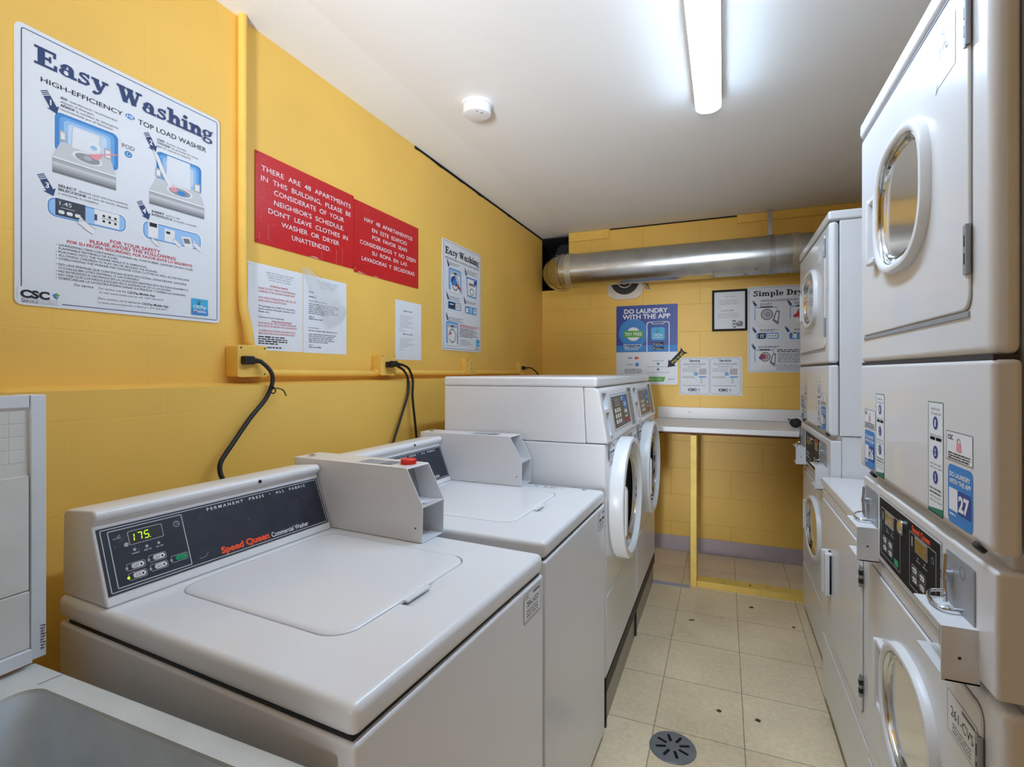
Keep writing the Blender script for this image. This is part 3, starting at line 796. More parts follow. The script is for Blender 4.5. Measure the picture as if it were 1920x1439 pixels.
k.rect(.706, .757, 1.592, 1.626, 'print_white', .0009); k.rect(.706, .711, 1.6, 1.614, 'print_navy', .0012)
for i in range(3):
    for j in range(2): k.rect(.722 + i * .012, .727 + i * .012, 1.600 + j * .012, 1.605 + j * .012, 'print_black', .0012)
k.rect(.72, .754, 1.6085, 1.6095, 'print_black', .0012)
hand(k, .674, 1.585, .032)
k.rect(.822, .846, 1.592, 1.632, 'print_white', .0009); k.rect(.825, .843, 1.618, 1.628, 'print_black', .0012)
k.rect(.862, .888, 1.590, 1.622, 'print_white', .0009); k.rect(.866, .876, 1.610, 1.616, 'print_black', .0012)
k.poly([(.905, 1.612), (.93, 1.615), (.938, 1.588), (.915, 1.585)], 'print_white', .0009); k.poly([(.91, 1.608), (.926, 1.610), (.93, 1.598), (.914, 1.596)], 'print_grey', .0012)
hand(k, .829, 1.583, .020); hand(k, .882, 1.594, .022); hand(k, .935, 1.597, .026)
k.text('FOR YOUR SAFETY', .738, .852, 1.5565, .0075, 'print_red', bold=.02)
k.text('PLEASE AVOID THE FOLLOWING', .697, .891, 1.5465, .0078, 'print_red', bold=.02)
k.text('POR SU PROPIA SEGURIDAD, POR FAVOR EVITE LO SIGUIENTE', .654, .935, 1.5372, .0062, 'print_red', bold=.02)
for i, (t_, a0, a1) in enumerate([('LAUNDERING ITEMS CONTAINING COOKING OIL, FOAM RUBBER, GASOLINE OR ANY OTHER', .639, .937),
        ('FLAMMABLE MATERIALS OR FUMES.', .639, .755), ('REACHING INTO THE WASHER WHILE IT IS OPERATING.', .639, .82),
        ('ALLOWING CHILDREN TO PLAY ON OR AROUND THE WASHER.', .639, .845), ('OVERLOADING THE WASHER MAY DAMAGE YOUR CLOTHES AS WELL AS THE MACHINE.', .639, .928)]):
    k.text(t_, a0, a1, 1.5275 - i * .0073, .0047, 'print_black')
    if i != 1: k.disc(.635, 1.5298 - i * .0073, .0009, 'print_black', n=8)
for i, (t_, a0, a1) in enumerate([('NO LAVE PRENDAS QUE CONTENGAN ACEITE DE COCINA, GOMA ESPUMA, GASOLINA', .639, .92),
        ('O CUALQUIER OTRO MATERIAL O GAS FLAMABLE.', .639, .802), ('NO INTRODUZCA LAS MANOS EN LA LAVADORA MIENTRAS ESTA EN FUNCIONAMIENTO.', .639, .926),
        (u'NO DEJE QUE LOS NIÑOS JUEGUEN EN O ALREDEDOR DE LA LAVADORA.', .639, .88), (u'SOBRECARGAR LA LAVADORA PODRIA DAÑAR SUS PRENDAS Y TAMBIEN LA LAVADORA.', .639, .918)]):
    k.text(t_, a0, a1, 1.4862 - i * .0073, .0047, 'print_black')
    if i != 1: k.disc(.635, 1.4885 - i * .0073, .0009, 'print_black', n=8)
k.text('For service', .668, .704, 1.4465, .0055, 'print_black')
k.text('For service, use the', .715, .772, 1.4465, .0048, 'print_grey'); k.text('CSCPay Mobile App', .775, .839, 1.4455, .0052, 'print_black', bold=.015)
k.text('or visit www.cscsw.com or call 1-877-264-6622', .715, .86, 1.4375, .0046, 'print_grey')
k.text('Para servicio, use la aplicacion', .715, .805, 1.4235, .0048, 'print_grey'); k.text('CSCPay Mobile App', .808, .872, 1.4225, .0052, 'print_black', bold=.015)
k.text('o visite www.cscsw.com o llame al 1-877-264-6622', .715, .868, 1.4145, .0046, 'print_grey')
k.rect(.713, .7134, 1.414, 1.43, 'print_grey')
def csc_mark(k, a, b, s, m='print_black'):
    """three-facet gem: blue, green and dark triangles"""
    k.poly([(a, b + s * .6), (a + s * .5, b + s), (a + s * .45, b + s * .4)], 'print_blue', .0013)
    k.poly([(a + s * .5, b + s), (a + s, b + s * .72), (a + s * .55, b + s * .4)], 'print_green', .0013)
    k.poly([(a + s * .1, b + s * .52), (a + s * .45, b + s * .4), (a + s * .62, b - s * .05)], 'print_navy', .0013)
    k.poly([(a + s * .55, b + s * .4), (a + s * .92, b + s * .55), (a + s * .62, b - s * .05)], 'print_cyan', .0013)
k.text('CSC', .574, .623, 1.4105, .0145, 'print_black', .0011, bold=.05); csc_mark(k, .627, 1.412, .014)
k.rect(.575, .638, 1.4082, 1.4088, 'print_grey', .0011); k.text('S', .576, .580, 1.4005, .0068, 'print_black', .0011); k.text('ERVICE', .5805, .604, 1.4005, .0055, 'print_black', .0011); k.text('WORKS', .605, .637, 1.4005, .0055, 'print_light', .0011)
k.rect(.932, .980, 1.4115, 1.4555, 'print_cyan', .0006); k.rect(.932, .980, 1.4115, 1.427, 'print_blue', .0007)
csc_mark(k, .948, 1.438, .014); k.text('CSCPay', .938, .975, 1.4305, .007, 'print_white', .0012, .03); k.text('Mobile', .939, .974, 1.4185, .008, 'print_white', .0012, .01)
done()

# ------------------------------------------------------------------ red signs
def red_sign(a0, a1, b0, b1, lines, cap, label):
    mb, k, done = sign('red_sign', 'L', a0, a1, b0, b1, .003, .001, 'sign_red', label, 'sign', 'pair of red engraved signs')
    for t_, p0, p1, b in lines: k.text(t_, p0, p1, b, cap, 'print_white', .0004)
    rnd = random.Random(int(a0 * 100))
    for q in ((a0 + .006, b0 + .007), (a1 - .006, b0 + .007), (a0 + .006, b1 - .007), (a1 - .006, b1 - .007)): k.disc(q[0], q[1], .0035, 'sign_edge', n=12)
    return mb, k, done, rnd
mb, k, done, rnd = red_sign(1.134, 1.5795, 1.652, 1.931, [
    ('THERE  ARE  48  APARTMENTS', 1.156, 1.562, 1.877), ('IN  THIS  BUILDING,  PLEASE  BE', 1.155, 1.562, 1.8455),
    ('CONSIDERATE  OF  YOUR', 1.204, 1.524, 1.8155), ("NEIGHBOR'S  SCHEDULE.", 1.204, 1.524, 1.7835),
    ("DON'T  LEAVE  CLOTHES  IN", 1.182, 1.545, 1.7525), ('WASHER  OR  DRYER', 1.233, 1.499, 1.7225), ('UNATTENDED.', 1.276, 1.453, 1.691)], .0155,
    'large red sign with white English text starting THERE ARE 48 APARTMENTS')
for i in range(46):
    a, b = rnd.uniform(1.138, 1.22), rnd.uniform(1.66, 1.92); k.disc(a, b, rnd.uniform(.0006, .0017), 'wear', n=7)
for a, b, l in ((1.148, 1.665, .018), (1.181, 1.668, .05), (1.41, 1.655, .03), (1.484, 1.655, .05), (1.515, 1.655, .065)): k.stroke([(a, b), (a + .001, b + l)], .0009, 'wear')
k.poly([(1.35, 1.6523), (1.37, 1.658), (1.39, 1.657), (1.40, 1.6523)], 'wear')
done()
mb, k, done, rnd = red_sign(1.5825, 2.028, 1.643, 1.922, [
    ('HAY  48  APARTAMENTOS', 1.642, 1.977, 1.853), ('EN  ESTE  EDIFICIO', 1.690, 1.934, 1.8215), ('POR  FAVOR  SEAN', 1.691, 1.934, 1.7925),
    ('CONSIDERADOS  Y  NO  DEJEN', 1.616, 2.006, 1.759), ('SU  ROPA  EN  LAS', 1.690, 1.934, 1.729), ('LAVADORAS  Y  SECADORAS', 1.626, 1.994, 1.6965)], .0155,
    'red sign with white Spanish text starting HAY 48 APARTAMENTOS')
k.poly([(1.60, 1.6433), (1.61, 1.650), (1.63, 1.646), (1.66, 1.6433)], 'wear'); k.poly([(1.70, 1.6433), (1.71, 1.648), (1.74, 1.6433)], 'wear')
for a, b in ((1.664, 1.90), (1.585, 1.66), (1.589, 1.655)): k.disc(a, b, .002, 'wear', n=8)
done()

# ------------------------------------------------------------------ notices
mb, k, done = sign('paper_notice', 'L', 1.110, 1.325, 1.325, 1.590, .0006, .0006, 'paper', 'white paper notice with red and black print, left of the two sleeved sheets', 'notice')
for i in range(4): k.fine(1.175 + i * .004, 1.285 - i * .004, 1.566 - i * .0075, .0045, 'print_light', seed=i)
k.text('ATTENTION TENANTS', 1.190, 1.262, 1.5235, .006, 'print_red', bold=.01)
k.text('PLEASE DO NOT THROW YOUR PERSONAL', 1.147, 1.294, 1.513, .006, 'print_red'); k.text('GARBAGE IN THE LAUNDRY ROOM CAN!!', 1.147, 1.290, 1.5035, .006, 'print_red')
k.text('WHO EVER IS FOUND DOING THIS WILL BE', 1.147, 1.294, 1.4845, .006, 'print_red'); k.text('FINED $100 NO EXCEPTIONS!!!', 1.147, 1.256, 1.475, .006, 'print_red')
k.text('This garbage can is ONLY for discarding', 1.147, 1.290, 1.459, .0055, 'print_black'); k.text('laundry containers (Detergent, Softeners, Dryer', 1.147, 1.292, 1.4505, .0055, 'print_black'); k.text('Sheets, etc.)', 1.147, 1.188, 1.442, .0055, 'print_black')
k.text('Thank you for your cooperation.', 1.147, 1.247, 1.425, .0055, 'print_black')
k.text('ATENCION INQUILINOS', 1.196, 1.277, 1.414, .0058, 'print_red', bold=.01)
k.text('POR FAVOR NO TIRE SU BASURA PERSONAL', 1.147, 1.298, 1.4065, .0055, 'print_red'); k.text('EN EL BOTE DE BASURA DE LAVANDERIA!!', 1.147, 1.300, 1.398, .0055, 'print_red')
k.text('A QUIEN SE ENCUENTRA HACIENDO ESTO', 1.147, 1.294, 1.3835, .0055, 'print_red'); k.text('SERA MULTADO $100 SIN EXCEPCIONES!', 1.147, 1.290, 1.375, .0055, 'print_red')
k.para(1.147, 1.276, 1.3655, 1.345, 4, .0055, 'print_black'); k.fine(1.147, 1.235, 1.333, .0055, 'print_black', seed=3)
done()
mb, k, done = sign('paper_notice', 'L', 1.327, 1.541, 1.324, 1.590, .0006, .0006, 'paper', 'white paper letter in black print, right of the two sleeved sheets', 'notice')
for i in range(4): k.fine(1.39 + i * .006, 1.50 - i * .006, 1.573 - i * .007, .004, 'print_light', seed=i + 20)
k.fine(1.352, 1.374, 1.531, .005, 'print_grey', seed=1); k.fine(1.352, 1.386, 1.515, .005, 'print_grey', seed=2); k.fine(1.352, 1.44, 1.501, .004, 'print_grey', seed=3)
k.para(1.352, 1.515, 1.491, 1.458, 6, .0045, 'print_grey'); k.fine(1.352, 1.378, 1.446, .005, 'print_grey', seed=5); k.fine(1.352, 1.42, 1.439, .005, 'print_grey', seed=6)
k.fine(1.352, 1.40, 1.409, .004, 'print_grey', seed=7); k.fine(1.352, 1.49, 1.399, .005, 'print_grey', seed=8)
k.para(1.352, 1.508, 1.387, 1.36, 5, .0045, 'print_grey'); k.fine(1.352, 1.37, 1.349, .004, 'print_grey', seed=9); k.fine(1.352, 1.41, 1.342, .005, 'print_grey', seed=10)
done()
# clear sleeve over both sheets, its upper right corner peeling forward
mb = MB()
SL = empty('plastic_sleeve', (XL, 1.105, 1.322), 90); tag(SL, 'clear plastic sleeve with a peeled drooping corner over the two paper sheets', 'plastic sleeve')
o_ = lambda a, b, h: (a - 1.105, -h, b - 1.322)
mb.mesh([o_(1.312, 1.606, .004), o_(1.342, 1.612, .012), o_(1.45, 1.545, .016), o_(1.541, 1.478, .006), o_(1.50, 1.440, .014), o_(1.431, 1.417, .016), o_(1.385, 1.50, .013), o_(1.328, 1.586, .004)],
        [(0, 1, 7), (1, 2, 6, 7), (2, 3, 4), (2, 4, 5, 6)], 'plastic_film')
fl = mb.build('peeled_corner', SL, smooth=60); fl['label'] = 'translucent flap of film folded forward'
sol = fl.modifiers.new('thick', 'SOLIDIFY'); sol.thickness = .0003
mb = MB()
for q in ((1.312, 1.606, 1.541, 1.478),):
    mb.tube([o_(1.315, 1.608, .006), o_(1.375, 1.585, .012), o_(1.45, 1.540, .016), o_(1.541, 1.478, .006)], .0016, 'plastic_film', 8)
mb.build('fold', SL, smooth=60)
mb, k, done = sign('paper_tag', 'L', 1.103, 1.127, 1.583, 1.590, .0022, .003, 'print_white', 'tiny white tape tab at the upper left corner of the paper notices', 'tape', tilt=0)
done()
mb, k, done = sign('paper_notice', 'L', 1.851, 2.056, 1.312, 1.573, .0006, .0006, 'paper', 'single white paper notice left of the small washing poster', 'notice')
k.fine(1.91, 1.985, 1.5265, .006, 'print_grey', seed=2)
for i in range(7): k.fine(1.885, 1.99 - (i % 3) * .02, 1.504 - i * .008, .0042, 'print_light', seed=i + 40)
k.fine(1.878, 1.90, 1.446, .004, 'print_light', seed=4); k.fine(1.878, 1.93, 1.438, .004, 'print_light', seed=5); k.fine(1.905, 1.99, 1.424, .006, 'print_grey', seed=6)
for i in range(6): k.fine(1.885, 2.0 - (i % 3) * .025, 1.404 - i * .0072, .0042, 'print_light', seed=i + 60)
k.fine(1.878, 1.9, 1.362, .004, 'print_light', seed=7); k.fine(1.878, 1.935, 1.354, .004, 'print_light', seed=8)
done()

# ------------------------------------------------------------------ small washing poster
mb, k, done = sign('instruction_poster', 'L', 2.248, 2.686, 1.370, 1.936, .003, .010, 'poster_white', 'smaller-looking white poster titled Easy Washing for front load washers, above the empty socket box', 'poster')
k.border(2.256, 2.678, 1.378, 1.928, .006, .0016, 'print_navy')
k.serif('Easy Washing', 2.275, 2.660, 1.864, .036, 'print_black')
k.text('HIGH-EFFICIENCY HE FRONT LOAD WASHER', 2.275, 2.660, 1.840, .009, 'print_black', bold=.01)
def fl_drawing(a0, a1, b0, b1, cloth):
    w, h = a1 - a0, b1 - b0
    k.rr(a0, a1, b0 + h * .1, b1, .01, 'print_blue', .0004); k.rr(a0 + .006, a1 - .006, b0 + h * .1 + .005, b1 - .006, .008, 'print_paleblue', .0006)
    k.rect(a0 + w * .12, a1 - w * .12, b0, b1 - h * .12, 'print_white', .0008); k.rect(a0 + w * .14, a1 - w * .14, b1 - h * .24, b1 - h * .13, 'print_light', .001); k.rect(a0 + w * .4, a0 + w * .6, b1 - h * .22, b1 - h * .15, 'print_black', .0012)
    k.ring((a0 + a1) / 2, b0 + h * .42, w * .3, w * .05, 'print_grey', .0011); k.ring((a0 + a1) / 2, b0 + h * .42, w * .22, w * .02, 'print_light', .0011)
    k.stroke([(a0 + w * .12, b0), (a1 - w * .12, b0), (a1 - w * .12, b1 - h * .12), (a0 + w * .12, b1 - h * .12), (a0 + w * .12, b0)], .0012, 'print_grey', .0012)
fl_drawing(2.312, 2.446, 1.672, 1.797, 1)
k.disc(2.362, 1.735, .03, 'print_deepblue', .0014, 16, .024); k.poly([(2.34, 1.72), (2.39, 1.705), (2.40, 1.735), (2.37, 1.75)], 'print_blue', .0016); k.poly([(2.385, 1.72), (2.43, 1.69), (2.436, 1.705), (2.40, 1.728)], 'print_red', .0016)
k.ring(2.452, 1.688, .009, .002, 'print_grey'); k.fine(2.44, 2.465, 1.703, .005, 'print_grey', seed=1)
k.poly([(2.505, 1.782), (2.64, 1.782), (2.625, 1.672), (2.52, 1.676)], 'print_blue', .0004); k.poly([(2.514, 1.774), (2.63, 1.774), (2.617, 1.68), (2.526, 1.683)], 'print_white', .0006)
for i in range(4): k.rect(2.54 + i * .02, 2.553 + i * .02, 1.738, 1.752, 'print_black', .001)
k.poly([(2.595, 1.77), (2.63, 1.774), (2.628, 1.752), (2.60, 1.748)], 'print_deepblue', .0011); k.ring(2.57, 1.705, .024, .006, 'print_grey', .001, ry=.020)
for a, b in ((2.303, 1.798), (2.497, 1.785), (2.298, 1.628), (2.487, 1.628), (2.293, 1.522)): step_arrow(k, a + .012, b, .034, '')
for a0, a1, b, n in ((2.315, 2.44, 1.822, 2), (2.51, 2.65, 1.815, 3), (2.31, 2.45, 1.648, 3), (2.505, 2.64, 1.645, 2), (2.31, 2.49, 1.538, 3)):
    for i in range(n): k.fine(a0, a1, b - i * .008, .005, 'print_grey', fill=.9 - .15 * (i % 2), seed=int(a0 * 1000) + i)
k.rr(2.303, 2.446, 1.584, 1.624, .01, 'print_blue'); k.rect(2.312, 2.375, 1.588, 1.620, 'panel_navy', .0008); k.rect(2.32, 2.36, 1.607, 1.612, 'print_white', .001)
k.rect(2.385, 2.437, 1.588, 1.620, 'print_white', .0008)
for i in range(3): k.rect(2.395 + i * .013, 2.399 + i * .013, 1.594, 1.615, 'print_black', .001)
k.rr(2.49, 2.632, 1.580, 1.621, .01, 'print_blue'); k.rect(2.50, 2.528, 1.585, 1.622, 'print_white', .0008); k.rect(2.54, 2.58, 1.584, 1.618, 'print_paleblue', .0008); k.disc(2.608, 1.60, .016, 'print_white', .0008); k.disc(2.606, 1.602, .008, 'print_light', .001); k.rect(2.504, 2.524, 1.61, 1.618, 'print_black', .001)
fl_drawing(2.285, 2.412, 1.394, 1.518, 0); k.disc(2.33, 1.458, .008, 'print_red', .0016, 10)
hand(k, 2.30, 1.44, .03)
for i in range(2): k.fine(2.43, 2.665, 1.508 - i * .0085, .006, 'print_red', fill=1 - i * .1, seed=i + 5)
for i in range(7): k.fine(2.43, 2.655, 1.490 - i * .0072, .0045, 'print_black', fill=.7 + .3 * ((i * 7) % 3) / 2, seed=i + 80)
for i in range(4): k.fine(2.43, 2.58, 1.428 - i * .009, .004, 'print_grey', fill=.6 + .2 * (i % 3), seed=i + 90)
k.rect(2.625, 2.67, 1.402, 1.442, 'print_cyan', .0006); csc_mark(k, 2.64, 1.424, .014); k.text('CSCPay', 2.63, 2.666, 1.414, .006, 'print_white', .001, .02)
k.text('CSC', 2.622, 2.650, 1.384, .009, 'print_black', bold=.03); csc_mark(k, 2.653, 1.384, .01)
done()

# ------------------------------------------------------------------ back wall: app poster
mb, k, done = sign('app_poster', 'B', -.732, -.300, 1.167, 1.740, .002, .008, 'poster_white', 'blue and white poster headed DO LAUNDRY WITH THE APP on the back wall', 'poster')
k.poly(rrect(-.732, -.300, 1.401, 1.740, .008), 'print_deepblue')
k.disc(-.608, 1.54, .105, 'print_blue', .0006, 36); k.rect(-.732, -.300, 1.401, 1.45, 'print_blue', .0006)
k.text('DO LAUNDRY', -.675, -.366, 1.6825, .031, 'print_white', .0009, .03); k.text('WITH THE APP', -.687, -.349, 1.6415, .031, 'print_white', .0009, .03)
k.poly([(-.608 + (.052 if i % 2 else .047) * math.cos(PI * i / 20), 1.532 + (.052 if i % 2 else .047) * math.sin(PI * i / 20)) for i in range(40)], 'print_white', .0009)
k.rect(-.680, -.538, 1.509, 1.557, 'print_green', .0012); k.text('TRY FREE', -.671, -.547, 1.521, .022, 'print_white', .0015, .02)
k.band(rrect(-.515, -.355, 1.36, 1.618, .02), rrect(-.509, -.361, 1.354, 1.612, .016), 'print_white', .0009); k.rect(-.52, -.35, 1.34, 1.401, 'poster_white', .001)
k.poly([(-.485, 1.615), (-.475, 1.600), (-.395, 1.600), (-.385, 1.615)], 'print_white', .0009)
k.poly([(-.478, 1.614), (-.471, 1.604), (-.399, 1.604), (-.392, 1.614)], 'print_deepblue', .0011)
k.rr(-.482, -.388, 1.485, 1.577, .016, 'print_cyan', .0009); csc_mark(k, -.45, 1.535, .03); k.text('CSCPay', -.468, -.402, 1.517, .013, 'print_white', .0016, .02); k.text('MOBILE', -.468, -.402, 1.499, .011, 'print_white', .0016)
for b, t1 in ((1.447, 'App Store'), (1.415, 'Google Play')):
    k.rr(-.471, -.395, b, b + .022, .003, 'print_black', .0009); k.text(t1, -.452, -.400, b + .003, .009, 'print_white', .0014); k.fine(-.452, -.42, b + .015, .004, 'print_light', .0014, seed=4)
    k.disc(-.462, b + .011, .005, 'print_white', .0014, 10)
for i in range(4): k.fine(-.682 + i * .004, -.545 - i * .006, 1.452 - i * .0115, .007, 'print_white', .001, seed=i)
k.text('VISA', -.649, -.617, 1.352, .012, 'print_deepblue', bold=.03); k.disc(-.590, 1.358, .009, 'print_red', n=16); k.disc(-.578, 1.358, .009, 'print_orange', .0006, 16)
k.fine(-.655, -.61, 1.308, .008, 'print_grey', seed=3); k.rect(-.594, -.570, 1.298, 1.322, 'print_blue')
for i in range(3): k.fine(-.668 + (i == 1) * -.006, -.545, 1.274 - i * .012, .007, 'print_black', seed=i + 7)
k.fine(-.66, -.61, 1.225, .007, 'print_black', seed=2)
for i, b in enumerate((1.356, 1.315, 1.275)):
    k.disc(-.434, b, .009, 'print_teal', n=16); k.text(str(i + 1), -.436, -.432, b - .004, .008, 'print_white', .0008)
k.text('Download the app', -.475, -.395, 1.334, .0075, 'print_black'); k.text('Load money and select your washer', -.51, -.352, 1.292, .007, 'print_black'); k.text('Scan machine and start your cycle', -.51, -.358, 1.251, .007, 'print_black')
k.poly([(-.62, 1.188), (-.395, 1.188), (-.383, 1.222), (-.62, 1.222)], 'print_green'); k.text('cscpaymobile.com', -.60, -.41, 1.200, .011, 'print_white', .0008, .01)
k.text('CSC', -.366, -.338, 1.199, .011, 'print_grey', bold=.02); csc_mark(k, -.335, 1.199, .013)
done()
mb = MB()
d = Vector((-.68, -.73)).normalized()
t0 = Vector((-.368, 1.290)); n_ = Vector((-d.y, d.x))
def q(u, v, h): w = t0 - d * u + n_ * v; return (w.x + .368, -h, w.y - 1.290)
out = [q(0, 0, 0), q(.045, .034, 0), q(.045, .018, 0), q(.142, .018, 0), q(.165, .030, 0), q(.155, 0, 0), q(.165, -.030, 0), q(.142, -.018, 0), q(.045, -.018, 0), q(.045, -.034, 0)]
mb.slab([(p[0], p[2]) for p in out], -.0032, -.0024, 'print_black')
ka = Ink(mb, (0, -.0032, 0), (-d.x, 0, -d.y), (d.y, 0, -d.x))
ka.text('Way to go!', .04, .145, -.010, .017, 'print_yellow', .0003, .01)
a = mb.build('arrow_sticker', smooth=0); place(a, (-.368, YB, 1.290), 0); tag(a, 'black arrow sticker reading Way to go! pointing at the blue app poster', 'sticker')

# ------------------------------------------------------------------ service sheet
mb, k, done = sign('service_notice', 'B', -.289, .116, 1.096, 1.359, .001, .001, 'paper', 'white sheet with two rounded panels headed Service and Servicio', 'notice')
for x0, tt in ((-.284, 'Service'), (-.086, 'Servicio')):
    k.border(x0, x0 + .192, 1.103, 1.352, .022, .0018, 'print_grey')
    k.textc(tt, x0 + .096, 1.3275, .0155, 'print_black', bold=.03, squeeze=1.05)
    for i in range(2): k.fine(x0 + .02, x0 + .175, 1.313 - i * .008, .005, 'print_grey', seed=i + int(x0 * 100)); 
    k.fine(x0 + .05, x0 + .14, 1.291, .005, 'print_grey', seed=5)
    for i in range(4): k.fine(x0 + .014, x0 + .115, 1.279 - i * .007, .005, 'print_light', seed=i + 11)
    k.rect(x0 + .124, x0 + .173, 1.238, 1.280, 'print_light'); 
    for i in range(5): k.rect(x0 + .126, x0 + .171, 1.242 + i * .008, 1.243 + i * .008, 'print_pink', .0006)
    k.rect(x0 + .092, x0 + .117, 1.233, 1.254, 'print_blue'); k.fine(x0 + .094, x0 + .115, 1.241, .006, 'print_white', .0008, seed=1)
    k.rect(x0 + .124, x0 + .173, 1.218, 1.226, 'print_blue')
    for i in range(2): k.fine(x0 + .014, x0 + .1, 1.223 - i * .008, .005, 'print_grey', seed=i + 31)
    for i in range(4): k.rect(x0 + .134, x0 + .148, 1.180 + i * .010, 1.183 + i * .010, 'print_grey')
    k.fine(x0 + .02, x0 + .165, 1.160, .005, 'print_grey', seed=8)
    k.text('CSC', x0 + .052, x0 + .112, 1.1255, .015, 'print_black', bold=.06); csc_mark(k, x0 + .118, 1.125, .016); k.text('ServiceWorks', x0 + .056, x0 + .128, 1.114, .006, 'print_grey')
done()

# ------------------------------------------------------------------ framed notice
t = empty('framed_notice', (-.074, YB, 1.536)); tag(t, 'small framed notice in a black frame on the back wall', 'framed notice')
mb = MB(); W_, H_ = .220, .280
for x0, x1, z0, z1 in ((0, W_, 0, .014), (0, W_, H_ - .014, H_), (0, .014, .014, H_ - .014), (W_ - .014, W_, .014, H_ - .014)): mb.box(x0, x1, -.016, -.0005, z0, z1, 'frame_black')
mb.build('frame', t, bevel=.002)
mb = MB(); mb.box(.013, W_ - .013, -.007, -.002, .013, H_ - .013, 'paper')
k = Ink(mb, (0, -.007, 0))
k.fine(.075, .15, .232, .006, 'print_light', seed=2)
for i in range(4): k.fine(.045, .17, .207 - i * .009, .0055, 'print_light', seed=i + 2)
k.fine(.038, .06, .157, .005, 'print_light', seed=9); k.fine(.055, .135, .136, .007, 'print_grey', seed=4)
for i in range(4): k.fine(.035, .17, .117 - i * .010, .0055, 'print_light', seed=i + 22)
# little line drawing at the lower right corner: a washer and basket
k.rect(.128, .150, .028, .072, 'print_grey', .0006); k.rect(.131, .147, .032, .062, 'paper', .0008); k.disc(.139, .047, .007, 'print_grey', .001, 14)
k.poly([(.155, .03), (.190, .03), (.196, .055), (.150, .055)], 'print_grey', .0006); k.disc(.168, .058, .011, 'print_light', .0008, 12); k.disc(.182, .057, .009, 'print_grey', .0009, 12); k.fine(.135, .16, .020, .008, 'print_black', seed=1)
mb.build('sheet', t, smooth=0)

# ------------------------------------------------------------------ drying poster
mb, k, done = sign('instruction_poster', 'B', .150, .590, 1.254, 1.826, .003, .010, 'poster_white', 'white instruction poster titled Simple Drying, partly hidden by the far dryer stack', 'poster')
k.border(.158, .582, 1.262, 1.818, .006, .0016, 'print_navy')
k.serif('Simple Drying', .182, .560, 1.7615, .037, 'print_black')
k.text('SINGLE-LOAD/STACK DRYERS', .228, .530, 1.724, .013, 'print_black', bold=.012)
for a, b in ((.202, 1.694), (.408, 1.690), (.200, 1.517), (.395, 1.517), (.196, 1.406)): step_arrow(k, a, b, .036, '')
for a0, a1, b, n in ((.222, .31, 1.708, 2), (.425, .52, 1.708, 2), (.222, .34, 1.535, 2), (.425, .53, 1.535, 2), (.215, .36, 1.424, 2)):
    for i in range(n): k.fine(a0, a1, b - i * .009, .006, 'print_black' if i == 0 else 'print_grey', fill=.85 - .1 * i, seed=int(a0 * 1000) + i)
def dryer_draw(a0, a1, b0, b1, red):
    w, h = a1 - a0, b1 - b0
    k.stroke([(a0, b0 + h * .35), (a0, b1), (a1, b1), (a1, b1 - h * .3)], .005, 'print_blue', .0005)
    k.poly([(a0 + w * .1, b0 + h * .12), (a0 + w * .8, b0 + h * .12), (a0 + w * .9, b1 - h * .08), (a0 + w * .1, b1 - h * .08)], 'print_white', .0007)
    k.rect(a0 + w * .25, a0 + w * .8, b1 - h * .02, b1 + h * .05, 'print_black', .001)
    k.ring(a0 + w * .55, b0 + h * .62, w * .28, w * .06, 'print_grey', .001); k.disc(a0 + w * .55, b0 + h * .62, w * .2, 'print_light', .001); k.ring(a0 + w * .6, b0 + h * .62, w * .1, w * .03, 'print_grey', .0012)
    k.poly([(a0 + w * .95, b0 + h * .8), (a0 + w * 1.12, b0 + h * .8), (a0 + w * 1.06, b0 + h * .05), (a0 + w * .78, b0 + h * .3)], 'print_grey', .0012); k.poly([(a0 + w * .98, b0 + h * .75), (a0 + w * 1.06, b0 + h * .7), (a0 + w * 1.02, b0 + h * .25), (a0 + w * .88, b0 + h * .36)], 'print_white', .0014)
    if red: k.poly([(a0 + w * .1, b0 + h * .5), (a0 + w * .35, b0 + h * .72), (a0 + w * .75, b0 + h * .65), (a0 + w * .8, b0 + h * .45), (a0 + w * .4, b0 + h * .5), (a0 + w * .2, b0 + h * .4)], 'print_red', .0016)
dryer_draw(.192, .325, 1.560, 1.686, 0); dryer_draw(.402, .535, 1.560, 1.686, 1)
hand(k, .205, 1.58, .03); hand(k, .40, 1.60, .03)
k.rr(.200, .334, 1.477, 1.516, .01, 'print_blue'); k.rr(.204, .330, 1.481, 1.512, .008, 'print_paleblue', .0005); k.rect(.213, .258, 1.480, 1.514, 'panel_black', .0008); k.rect(.222, .25, 1.500, 1.506, 'print_white', .001)
for i in range(2): k.disc(.228 + i * .014, 1.490, .005, 'print_white', .001, 10)
k.rect(.268, .326, 1.484, 1.508, 'print_white', .0008)
for i in range(3): k.rect(.277 + i * .017, .285 + i * .017, 1.493, 1.499, 'print_black', .001)
hand(k, .255, 1.476, .022)
k.rr(.396, .53, 1.472, 1.514, .01, 'print_blue'); k.rect(.415, .440, 1.478, 1.520, 'print_white', .0008); k.rect(.419, .436, 1.508, 1.516, 'print_black', .001); k.rect(.45, .50, 1.478, 1.510, 'print_paleblue', .0008)
dryer_draw(.192, .305, 1.285, 1.402, 0); k.disc(.24, 1.358, .018, 'print_red', .0018, 12); k.disc(.228, 1.352, .012, 'print_deepblue', .002, 12)
for i in range(2): k.fine(.325, .56, 1.400 - i * .011, .008, 'print_black', fill=1 - .1 * i, seed=i)
for i in range(8): k.fine(.33, .565, 1.378 - i * .0085, .006, 'print_grey', fill=.8 + .1 * (i % 3), seed=i + 70)
for i in range(4): k.fine(.32, .56, 1.302 - i * .010, .0055, 'print_grey', fill=.5 + .15 * i, seed=i + 50)
done()

